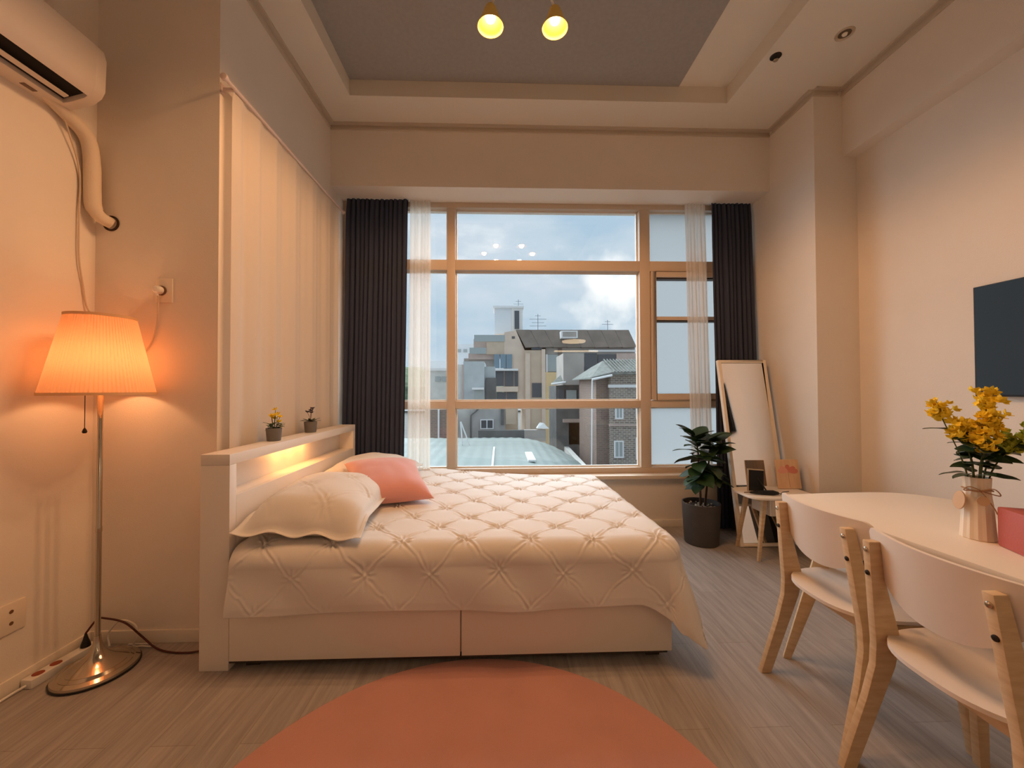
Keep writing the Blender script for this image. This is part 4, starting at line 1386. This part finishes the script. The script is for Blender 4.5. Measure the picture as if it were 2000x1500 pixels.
dl = thing('downlight', 'round recessed downlight, switched off, in the ceiling near the television wall', 'downlight', (2.149, 2.296, ZC))
build(MB().lathe([(0.034, -0.001), (0.045, -0.006), (0.050, -0.004), (0.051, 0.0)], 32, (2.149, 2.296, ZC), cap=False), 'trim_ring', mat('downlight_ring', lin(205, 190, 168), 0.35, metal=0.5), dl)
build(MB().lathe([(0.001, -0.0012), (0.034, -0.0010)], 28, (2.149, 2.296, ZC), cap=False), 'reflector', mat('reflector_grey', lin(120, 108, 92), 0.3, metal=0.7), dl)
build(MB().lathe([(0.001, -0.012), (0.012, -0.010), (0.016, -0.002)], 18, (2.149, 2.296, ZC), cap=False), 'lens', mat('lens_white', lin(250, 240, 220), 0.2), dl)
sk = thing('fire_sprinkler', 'small dark sprinkler head in the ceiling border', 'sprinkler', (1.835, 2.467, ZC))
build(MB().lathe([(0.030, -0.006), (0.034, -0.004), (0.034, 0.0)], 28, (1.835, 2.467, ZC), cap=False), 'cover_ring', DARKM, sk)
build(MB().lathe([(0.001, -0.004), (0.031, -0.005)], 28, (1.835, 2.467, ZC), cap=False), 'recess', BLACKP, sk)
build(MB().lathe([(0.014, -0.030), (0.016, -0.027), (0.005, -0.024), (0.005, -0.004)], 16, (1.835, 2.467, ZC)), 'sprinkler_head', CHROME, sk)

# kitchen end behind the camera: lamps whose images float in the window glass
kl = thing('kitchen_ceiling_lamp', 'round white lamp over the kitchen end of the room', 'lamp', (1.62, -1.25, 2.30))
GLOW = mat('lamp_diffuser', (1, 0.95, 0.85, 1), 0.5, emit=(1.0, 0.72, 0.44, 1), emit_s=5.5)
build(MB().lathe([(0.02, 2.235), (0.24, 2.245), (0.255, 2.27), (0.25, 2.285)], 48, (1.62, -1.25, 0)), 'diffuser', GLOW, kl)
build(MB().tube([(1.62, -1.25, 2.285), (1.62, -1.25, ZC)], 0.012, 12), 'drop_rod', WHITEP, kl)
lb = thing('linear_wall_lamp', 'long thin lamp above the kitchen counter', 'lamp', (2.05, -2.9, 2.20))
build(MB().box(1.42, 2.60, YR, YR + 0.05, 2.20, 2.25), 'lamp_housing', WHITEP, lb)
build(MB().box(1.43, 2.59, YR + 0.05, YR + 0.058, 2.205, 2.245), 'diffuser', GLOW, lb)

# ------------------------------------------------------------------ the houses outside
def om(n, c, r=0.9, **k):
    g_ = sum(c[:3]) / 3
    c = tuple(min(0.86, (0.74 * v_ + 0.26 * g_) * 1.42 + 0.04) for v_ in c[:3]) + (1,)  # greyer and paler: haze of reflections in the panes put into outdoor colours
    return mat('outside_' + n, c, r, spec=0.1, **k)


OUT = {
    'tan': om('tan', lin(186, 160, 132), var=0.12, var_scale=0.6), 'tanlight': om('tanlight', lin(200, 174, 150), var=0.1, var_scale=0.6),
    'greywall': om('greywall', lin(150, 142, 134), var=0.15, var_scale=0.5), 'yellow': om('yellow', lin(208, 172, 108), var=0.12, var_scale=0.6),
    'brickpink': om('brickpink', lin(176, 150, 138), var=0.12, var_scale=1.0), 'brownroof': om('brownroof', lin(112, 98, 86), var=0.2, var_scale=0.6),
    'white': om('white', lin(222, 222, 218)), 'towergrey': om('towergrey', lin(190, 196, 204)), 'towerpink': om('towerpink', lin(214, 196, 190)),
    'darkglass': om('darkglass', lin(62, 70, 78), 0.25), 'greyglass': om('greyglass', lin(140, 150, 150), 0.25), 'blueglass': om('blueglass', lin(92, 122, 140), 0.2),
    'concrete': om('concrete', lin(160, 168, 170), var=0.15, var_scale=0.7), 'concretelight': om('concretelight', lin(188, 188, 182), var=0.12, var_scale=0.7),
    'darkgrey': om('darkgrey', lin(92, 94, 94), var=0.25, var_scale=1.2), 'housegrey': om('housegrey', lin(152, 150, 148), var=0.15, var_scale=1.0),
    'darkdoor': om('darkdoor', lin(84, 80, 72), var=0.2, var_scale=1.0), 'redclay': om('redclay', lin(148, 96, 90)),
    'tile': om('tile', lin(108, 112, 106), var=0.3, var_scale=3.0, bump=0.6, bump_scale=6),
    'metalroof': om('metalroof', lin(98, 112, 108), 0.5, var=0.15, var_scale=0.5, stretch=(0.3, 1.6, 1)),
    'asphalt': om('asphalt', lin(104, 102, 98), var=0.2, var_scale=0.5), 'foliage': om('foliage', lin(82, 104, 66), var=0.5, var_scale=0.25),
    'brick': brick_mat('outside_brick', lin(150, 138, 128), lin(118, 108, 104), lin(188, 182, 172)),
    'brickplain': brick_mat('outside_brickplain', lin(142, 122, 112), lin(130, 112, 104), lin(152, 134, 124)),
}
LAB = {
    'apartment_building': ('large tan and grey apartment building with a brown mansard roof and white roof tower', (12, 70)),
    'concrete_building': ('plain grey concrete building in front of the balconies of the apartment block', (-3, 48)),
    'grey_house': ('low grey house with a white two-pane window and a dark garden wall', (-1, 38)),
    'brick_house': ('brick house with a tiled roof and white windows beside the alley', (10, 36)),
    'dark_house': ('dark house with a tiled eave and a garage door at the end of the alley', (8, 45)),
    'white_block': ('distant white apartment block beside the hill', (-17, 120)),
    'low_block': ('pale low block with a white flat roof behind the sheer curtain', (-12, 86)),
    'pale_block': ('pale bluish block peeping over the grey concrete building', (-9, 95)),
    'red_house': ('reddish brick house with a clay awning at the window edge', (-5, 37)),
}
ROWS = [
    ('apartment_building', 'wall', 'tan', 4.18, 7.75, 65, 77, -10.78, 7.89),
    ('apartment_building', 'wall', 'greywall', 7.91, 23.32, 65.6, 77.6, -11.04, 8.65),
    ('apartment_building', 'pier', 'tanlight', 7.1, 7.72, 64.7, 65.1, -9.01, 8.03),
    ('apartment_building', 'pier', 'tanlight', 4.34, 5.13, 64.7, 65.1, -8.99, 7.34),
    ('apartment_building', 'pier', 'brownroof', 9.98, 10.65, 65.4, 65.8, 1.29, 8.28),
    ('apartment_building', 'window', 'darkglass', 5.39, 7.21, 64.9, 65.2, 7.96, 9.0),
    ('apartment_building', 'window', 'darkglass', 5.46, 7.18, 64.9, 65.2, -0.08, 2.34),
    ('apartment_building', 'window', 'greyglass', 8.22, 9.96, 65.4, 65.7, 4.26, 7.14),
    ('apartment_building', 'window_frame', 'white', 7.86, 8.2, 65.3, 65.5, 4.17, 7.22),
    ('apartment_building', 'balcony_wall', 'yellow', 7.62, 9.93, 64.8, 65.8, -1.3, 4.15),
    ('apartment_building', 'balcony_wall', 'yellow', 7.59, 9.89, 64.8, 65.8, -9.05, -2.15),
    ('apartment_building', 'cornice', 'white', 15.21, 23.32, 65.2, 65.8, 7.65, 8.0),
    ('apartment_building', 'cornice', 'greywall', 16.97, 23.33, 65.2, 65.8, 8.44, 8.61),
    ('apartment_building', 'wall', 'brickpink', 19.99, 23.34, 65.3, 65.9, 5.46, 7.39),
    ('apartment_building', 'window', 'darkglass', 14.53, 16.62, 65.3, 65.7, 5.12, 7.39),
    ('apartment_building', 'window', 'darkglass', 16.81, 19.89, 65.3, 65.7, 5.46, 7.22),
    ('apartment_building', 'terrace_wall', 'tan', -2.22, 1.25, 65.5, 75.5, 7.24, 9.42),
    ('apartment_building', 'terrace_wall', 'brickpink', -4.42, -2.24, 66, 76, 8.34, 9.92),
    ('apartment_building', 'terrace_rail', 'greyglass', -4.29, 0.91, 65.4, 65.6, 9.41, 10.53),
    ('apartment_building', 'terrace_rail', 'greyglass', -5.08, -2.22, 65.4, 65.6, 7.32, 8.36),
    ('apartment_building', 'terrace_wall', 'brickpink', -5.3, -0.85, 66, 75, 6.41, 7.46),
    ('apartment_building', 'terrace_wall', 'greywall', -6.12, -0.87, 66.4, 75.4, -1.31, 6.62),
    ('apartment_building', 'window', 'blueglass', -0.92, 0.03, 65, 66.2, 4.86, 7.2),
    ('apartment_building', 'window', 'blueglass', 0.12, 1.06, 65, 66.2, 4.86, 7.2),
    ('apartment_building', 'window', 'blueglass', 1.15, 2.1, 65, 66.2, 4.86, 7.2),
    ('apartment_building', 'balcony_slab', 'white', -1.18, 3.11, 64.6, 66.6, 4.41, 4.76),
    ('apartment_building', 'window', 'darkglass', -0.84, 0.71, 65.2, 66.2, 1.84, 4.36),
    ('apartment_building', 'window', 'darkglass', 0.89, 2.35, 65.2, 66.2, 1.84, 4.35),
    ('apartment_building', 'window', 'darkglass', 2.54, 3.13, 65.2, 66.2, 1.83, 4.35),
    ('apartment_building', 'balcony_wall', 'tanlight', -0.84, 3.11, 64.8, 66.2, 0.88, 1.76),
    ('apartment_building', 'window', 'darkglass', -0.51, 1.05, 65.2, 66.2, -0.58, 0.81),
    ('apartment_building', 'window', 'darkglass', 1.22, 2.95, 65.2, 66.2, -0.59, 0.8),
    ('apartment_building', 'tower', 'towergrey', -0.85, 2.12, 68, 72, 11.09, 15.8),
    ('apartment_building', 'tower', 'towerpink', 2.13, 4.1, 67.7, 72.1, 11.05, 15.84),
    ('apartment_building', 'tower_window', 'darkglass', 2.66, 3.46, 67.5, 67.8, 11.92, 15.08),
    ('apartment_building', 'tower_roof', 'white', -1.11, 4.28, 67.4, 72.4, 15.6, 15.94),
    ('concrete_building', 'wall', 'concrete', -4.21, -1.78, 45, 51, -1.08, 4.52),
    ('concrete_building', 'wall', 'concretelight', -5.74, -4.31, 45.4, 51.4, -1.09, 4.19),
    ('concrete_building', 'pier', 'brickpink', -4.38, -4.21, 44.9, 45.2, -1.07, 4.16),
    ('concrete_building', 'canopy', 'white', -3.12, -1.79, 43.8, 45.1, 1.24, 1.47),
    ('concrete_building', 'window', 'greyglass', -2.96, -1.9, 44.9, 45.1, 0.11, 1.12),
    ('concrete_building', 'annex', 'concrete', -1.81, -0.54, 46, 51, -1.14, 3.98),
    ('concrete_building', 'annex', 'darkgrey', -1.62, -0.41, 45.6, 46.6, 1.54, 2.63),
    ('grey_house', 'wall', 'housegrey', -2.75, 0.52, 36, 41, -3.97, -0.14),
    ('grey_house', 'wall', 'concretelight', -4.46, -2.82, 36.8, 40.8, -4.54, -0.16),
    ('grey_house', 'shutter', 'darkgrey', 0.1, 0.38, 35.8, 36.1, -2.04, -0.48),
    ('grey_house', 'door_panel', 'tan', 0.57, 1.52, 35.9, 36.2, -1.97, -0.49),
    ('grey_house', 'garden_wall', 'darkgrey', -1.92, 2.19, 34.5, 35.0, -3.31, -2.41),
    ('grey_house', 'garden_wall', 'greywall', 2.19, 4.11, 34.4, 35.0, -3.4, -2.38),
    ('grey_house', 'wall', 'tan', 0.5, 1.78, 37.5, 40.5, -3.7, -0.21),
    ('brick_house', 'wall', 'brick', 9.27, 12.22, 32, 40, -7.33, 2.61),
    ('brick_house', 'wall', 'brickplain', 8.21, 9.39, 32.6, 39.6, -5.07, 2.21),
    ('brick_house', 'string_course', 'white', 9.12, 12.21, 31.8, 32.2, 1.36, 1.63),
    ('brick_house', 'string_course', 'brickpink', 9.13, 12.19, 31.8, 32.1, -1.84, -1.69),
    ('dark_house', 'wall', 'darkgrey', 6.17, 10.32, 42, 48, -0.99, 1.66),
    ('dark_house', 'wall', 'housegrey', 6.21, 10.39, 42.4, 48.4, -6.09, -0.71),
    ('dark_house', 'upper_wall', 'greywall', 6.81, 9.04, 41, 46, 1.7, 5.1),
    ('dark_house', 'upper_wall', 'darkglass', 9.19, 10.24, 41.6, 46.6, 1.7, 3.71),
    ('dark_house', 'window', 'darkglass', 6.34, 7.01, 41.7, 41.9, 0.1, 1.27),
    ('dark_house', 'window', 'greyglass', 7.24, 8.35, 41.7, 41.9, 0.09, 1.15),
    ('dark_house', 'window', 'darkglass', 8.47, 9.69, 41.7, 41.9, 0.09, 1.15),
    ('dark_house', 'beam', 'brickpink', 6.87, 9.43, 41.6, 42.4, -2.35, -2.0),
    ('dark_house', 'garage_door', 'darkdoor', 7.55, 9.39, 42, 42.4, -4.79, -2.43),
    ('dark_house', 'drain_pipe', 'white', 9.48, 9.62, 40.8, 41.1, -4.62, -1.14),
    ('white_block', 'wall', 'white', -19.98, -13.92, 110, 130, -2.92, 9.45),
    ('low_block', 'wall', 'concretelight', -15.37, -10.13, 80, 92, -2.84, 5.41),
    ('low_block', 'roof', 'white', -15.48, -9.85, 79.5, 92.5, 5.16, 5.7),
    ('low_block', 'window', 'greyglass', -13.24, -12.19, 79.8, 80.1, 2.97, 4.02),
    ('low_block', 'window', 'greyglass', -11.88, -10.94, 79.8, 80.1, 2.96, 4.02),
    ('pale_block', 'wall', 'towergrey', -10.77, -5.69, 94, 104, 6.37, 12.36),
    ('pale_block', 'window', 'greyglass', -10.25, -9.39, 93.8, 94.1, 10.34, 11.09),
    ('pale_block', 'window', 'greyglass', -8.77, -7.9, 93.8, 94.1, 10.34, 11.09),
    ('red_house', 'wall', 'brickplain', -6.09, -4.58, 34, 40, -4.53, -0.5),
    ('red_house', 'awning', 'redclay', -4.96, -2.79, 33, 35, -3.68, -3.23),
    ('red_house', 'pipe', 'white', -5.39, -5.26, 33.8, 34.0, -4.49, -0.49),
]
BLD = {}
GZ = -9.0
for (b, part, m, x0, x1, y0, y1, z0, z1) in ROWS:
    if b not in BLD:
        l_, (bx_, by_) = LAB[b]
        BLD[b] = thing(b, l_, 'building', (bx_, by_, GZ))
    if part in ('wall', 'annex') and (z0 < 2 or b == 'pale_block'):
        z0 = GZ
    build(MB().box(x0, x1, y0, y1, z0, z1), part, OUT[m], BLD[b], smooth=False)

ap = BLD['apartment_building']
# mansard roof: sloped brown sheet with hipped end, made of single panels
for k in range(8):
    xa_, xb_ = 2.81 + (22.40 - 2.81) * k / 8, 2.81 + (22.40 - 2.81) * (k + 1) / 8
    la_, lb_ = 4.36 + (23.26 - 4.36) * k / 8, 4.36 + (23.26 - 4.36) * (k + 1) / 8
    g = 0.03
    m_ = MB().add([(la_ + g, 64.6, 8.3), (lb_ - g, 64.6, 8.4), (xb_ - g, 66.0, 11.52), (xa_ + g, 66.0, 11.50),
                   (la_ + g, 76, 8.3), (lb_ - g, 76, 8.4), (xb_ - g, 75, 11.52), (xa_ + g, 75, 11.50)],
                  [(0, 1, 2, 3), (5, 4, 7, 6), (4, 0, 3, 7), (1, 5, 6, 2), (3, 2, 6, 7), (4, 5, 1, 0)])
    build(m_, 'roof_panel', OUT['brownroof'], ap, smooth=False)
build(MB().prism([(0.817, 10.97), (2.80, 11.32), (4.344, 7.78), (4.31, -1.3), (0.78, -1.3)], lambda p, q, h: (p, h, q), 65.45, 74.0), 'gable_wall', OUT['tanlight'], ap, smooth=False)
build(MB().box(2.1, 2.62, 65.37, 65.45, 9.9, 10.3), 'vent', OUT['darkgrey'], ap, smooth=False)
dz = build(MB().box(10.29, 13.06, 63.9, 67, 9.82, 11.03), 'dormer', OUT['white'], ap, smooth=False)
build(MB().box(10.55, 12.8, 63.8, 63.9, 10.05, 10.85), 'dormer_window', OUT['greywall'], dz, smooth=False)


def antenna(x, y, z0, z1, arms, label):
    t = thing('roof_antenna', label, 'antenna', (x, y, z0), 'roof antennas')
    am = mat('antenna_metal', lin(120, 128, 138), 0.5, metal=0.6)
    build(MB().tube([(x, y, z0), (x, y, z1)], 0.05, 6), 'mast', am, t)
    for (dz_, hw) in arms:
        build(MB().tube([(x - hw, y, z1 - dz_), (x + hw, y, z1 - dz_)], 0.035, 6), 'arm', am, t)
    return t


antenna(6.82, 68, 11.5, 14.6, ((0.3, 0.5), (0.9, 1.5), (1.5, 1.1), (2.1, 1.5)), 'tallest branched antenna, in the middle of the brown roof')
antenna(19.26, 68, 11.5, 13.6, ((0.3, 0.5), (0.8, 1.0)), 'small antenna at the far end of the brown roof')
antenna(3.40, 69, 15.6, 17.4, ((0.3, 0.5), (0.8, 0.9)), 'antenna on top of the white roof tower')

# brick house: tiled hip roof, gutters and windows
eh = BLD['brick_house']
m_ = MB().add([(7.46, 31.0, 2.22), (9.12, 31.0, 2.62), (13.2, 31.0, 2.72), (13.2, 34.5, 3.95), (9.3, 34.5, 3.8), (8.6, 36, 3.3),
               (7.46, 31.0, 2.05), (9.12, 31.0, 2.40), (13.2, 31.0, 2.5), (13.2, 40, 2.5), (7.46, 40, 2.2)],
              [(0, 1, 4, 5), (1, 2, 3, 4), (6, 7, 1, 0), (7, 8, 2, 1), (5, 4, 3, 9), (5, 9, 10), (0, 5, 10, 6), (10, 9, 8, 7, 6), (8, 9, 3, 2)])
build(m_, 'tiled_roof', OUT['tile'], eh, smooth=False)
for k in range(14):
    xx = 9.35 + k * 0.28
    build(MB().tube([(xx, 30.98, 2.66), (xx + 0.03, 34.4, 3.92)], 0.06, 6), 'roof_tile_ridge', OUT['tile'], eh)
build(MB().tube([(7.46, 30.9, 2.02), (9.1, 30.9, 2.36)], 0.09, 8), 'gutter', OUT['white'], eh)
build(MB().tube([(7.55, 31.2, 2.0), (7.55, 31.6, -5.0)], 0.06, 8), 'drain_pipe', OUT['white'], eh)
for (x0, x1, z0, z1) in ((9.58, 10.26, -4.43, -3.11), (11.40, 12.0, -4.57, -2.87), (9.69, 10.25, -1.2, -0.34), (11.42, 11.95, -1.2, -0.35)):
    f = MB().box(x0 - .06, x1 + .06, 31.86, 31.99, z0 - .06, z0 + .05).box(x0 - .06, x1 + .06, 31.86, 31.99, z1 - .05, z1 + .06)
    f.box(x0 - .06, x0 + .05, 31.86, 31.99, z0 + .05, z1 - .05).box(x1 - .05, x1 + .06, 31.86, 31.99, z0 + .05, z1 - .05)
    f.box((x0 + x1) / 2 - .03, (x0 + x1) / 2 + .03, 31.88, 31.99, z0 + .05, z1 - .05)
    wo = build(f, 'window_frame', OUT['white'], eh, smooth=False)
    build(MB().box(x0 + .05, x1 - .05, 31.94, 31.98, z0 + .05, z1 - .05), 'window_glass', OUT['greyglass'], wo, smooth=False)
# grey house window and roof edge
gh = BLD['grey_house']
x0, x1, z0, z1 = -1.80, -0.57, -2.43, -1.52
f = MB().box(x0, x1, 35.8, 35.98, z0, z0 + .09).box(x0, x1, 35.8, 35.98, z1 - .09, z1).box(x0, x0 + .09, 35.8, 35.98, z0 + .09, z1 - .09).box(x1 - .09, x1, 35.8, 35.98, z0 + .09, z1 - .09)
f.box((x0 + x1) / 2 - .05, (x0 + x1) / 2 + .05, 35.8, 35.98, z0 + .09, z1 - .09)
wo = build(f, 'window_frame', OUT['white'], gh, smooth=False)
for (a, b) in ((x0 + .09, (x0 + x1) / 2 - .05), ((x0 + x1) / 2 + .05, x1 - .09)):
    build(MB().box(a, b, 35.9, 35.95, z0 + .09, z1 - .09), 'window_glass', OUT['darkglass'], wo, smooth=False)
build(MB().tube(bez([(-1.75, 35.85, -0.25), (-2.2, 35.85, -0.75), (-2.62, 35.85, -1.1), (-2.68, 35.85, -1.5), (-2.68, 35.85, -4.2)], 5), 0.07, 8), 'drain_pipe', OUT['darkgrey'], gh)
# tiled eave of the dark house
dh = BLD['dark_house']
build(MB().add([(5.5, 41, 1.90), (7.05, 41, 2.12), (9.9, 41.2, 1.6), (9.9, 43, 2.2), (6.9, 43, 2.9), (5.5, 41, 1.72), (7.05, 41, 1.95), (9.9, 41.2, 1.42)],
               [(0, 1, 4), (1, 2, 3, 4), (5, 6, 1, 0), (6, 7, 2, 1), (0, 4, 5), (5, 4, 3, 7, 6)]), 'tiled_eave', OUT['tile'], dh, smooth=False)
build(MB().tube([(5.5, 40.9, 1.78), (7.05, 40.9, 2.0)], 0.11, 8), 'gutter', OUT['white'], dh)

# curved metal roof of the hall just below the window
hall = thing('hall_building', 'long hall with a low curved pale green metal roof below the window', 'building', (-1, 24, GZ))


def vault(u, v):
    x = -9.0 + 15.3 * u
    q = max(0.0, (x - 0.8) / 5.5)
    z = -2.62 - 1.95 * q ** 2.2 + 0.02 * sin(x * 9)
    return (x, 13.0 + 18.0 * v, z - 0.02 * (1 - v))


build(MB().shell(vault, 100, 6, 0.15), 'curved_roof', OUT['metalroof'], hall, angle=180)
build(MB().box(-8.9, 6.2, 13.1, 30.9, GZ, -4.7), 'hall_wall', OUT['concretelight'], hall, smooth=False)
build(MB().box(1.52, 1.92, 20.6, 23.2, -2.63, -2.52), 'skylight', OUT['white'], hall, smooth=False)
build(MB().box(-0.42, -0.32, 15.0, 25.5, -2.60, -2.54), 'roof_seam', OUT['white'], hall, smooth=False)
build(MB().tube([(-2.6, 27.0, -2.63), (-2.72, 27.0, -1.0)], 0.05, 6).tube([(-2.1, 27.0, -2.63), (-2.72, 27.0, -1.0)], 0.05, 6), 'roof_strut', OUT['white'], hall)
# blue-white tarpaulin and rubble by the garden wall
tag(build(MB().add([(3.3, 34.3, -2.24), (4.4, 34.3, -2.26), (3.95, 34.5, -1.78), (3.6, 34.6, -1.72), (3.3, 35.0, -2.24), (4.4, 35.0, -2.26)],
                   [(0, 1, 2, 3), (0, 3, 4), (3, 2, 5, 4), (2, 1, 5), (4, 5, 1, 0)]), 'tarpaulin', om('tarp', lin(206, 226, 224)), smooth=False),
    'pale blue tarpaulin heaped on the garden wall outside', 'tarpaulin')
# ground, alley and distant hill
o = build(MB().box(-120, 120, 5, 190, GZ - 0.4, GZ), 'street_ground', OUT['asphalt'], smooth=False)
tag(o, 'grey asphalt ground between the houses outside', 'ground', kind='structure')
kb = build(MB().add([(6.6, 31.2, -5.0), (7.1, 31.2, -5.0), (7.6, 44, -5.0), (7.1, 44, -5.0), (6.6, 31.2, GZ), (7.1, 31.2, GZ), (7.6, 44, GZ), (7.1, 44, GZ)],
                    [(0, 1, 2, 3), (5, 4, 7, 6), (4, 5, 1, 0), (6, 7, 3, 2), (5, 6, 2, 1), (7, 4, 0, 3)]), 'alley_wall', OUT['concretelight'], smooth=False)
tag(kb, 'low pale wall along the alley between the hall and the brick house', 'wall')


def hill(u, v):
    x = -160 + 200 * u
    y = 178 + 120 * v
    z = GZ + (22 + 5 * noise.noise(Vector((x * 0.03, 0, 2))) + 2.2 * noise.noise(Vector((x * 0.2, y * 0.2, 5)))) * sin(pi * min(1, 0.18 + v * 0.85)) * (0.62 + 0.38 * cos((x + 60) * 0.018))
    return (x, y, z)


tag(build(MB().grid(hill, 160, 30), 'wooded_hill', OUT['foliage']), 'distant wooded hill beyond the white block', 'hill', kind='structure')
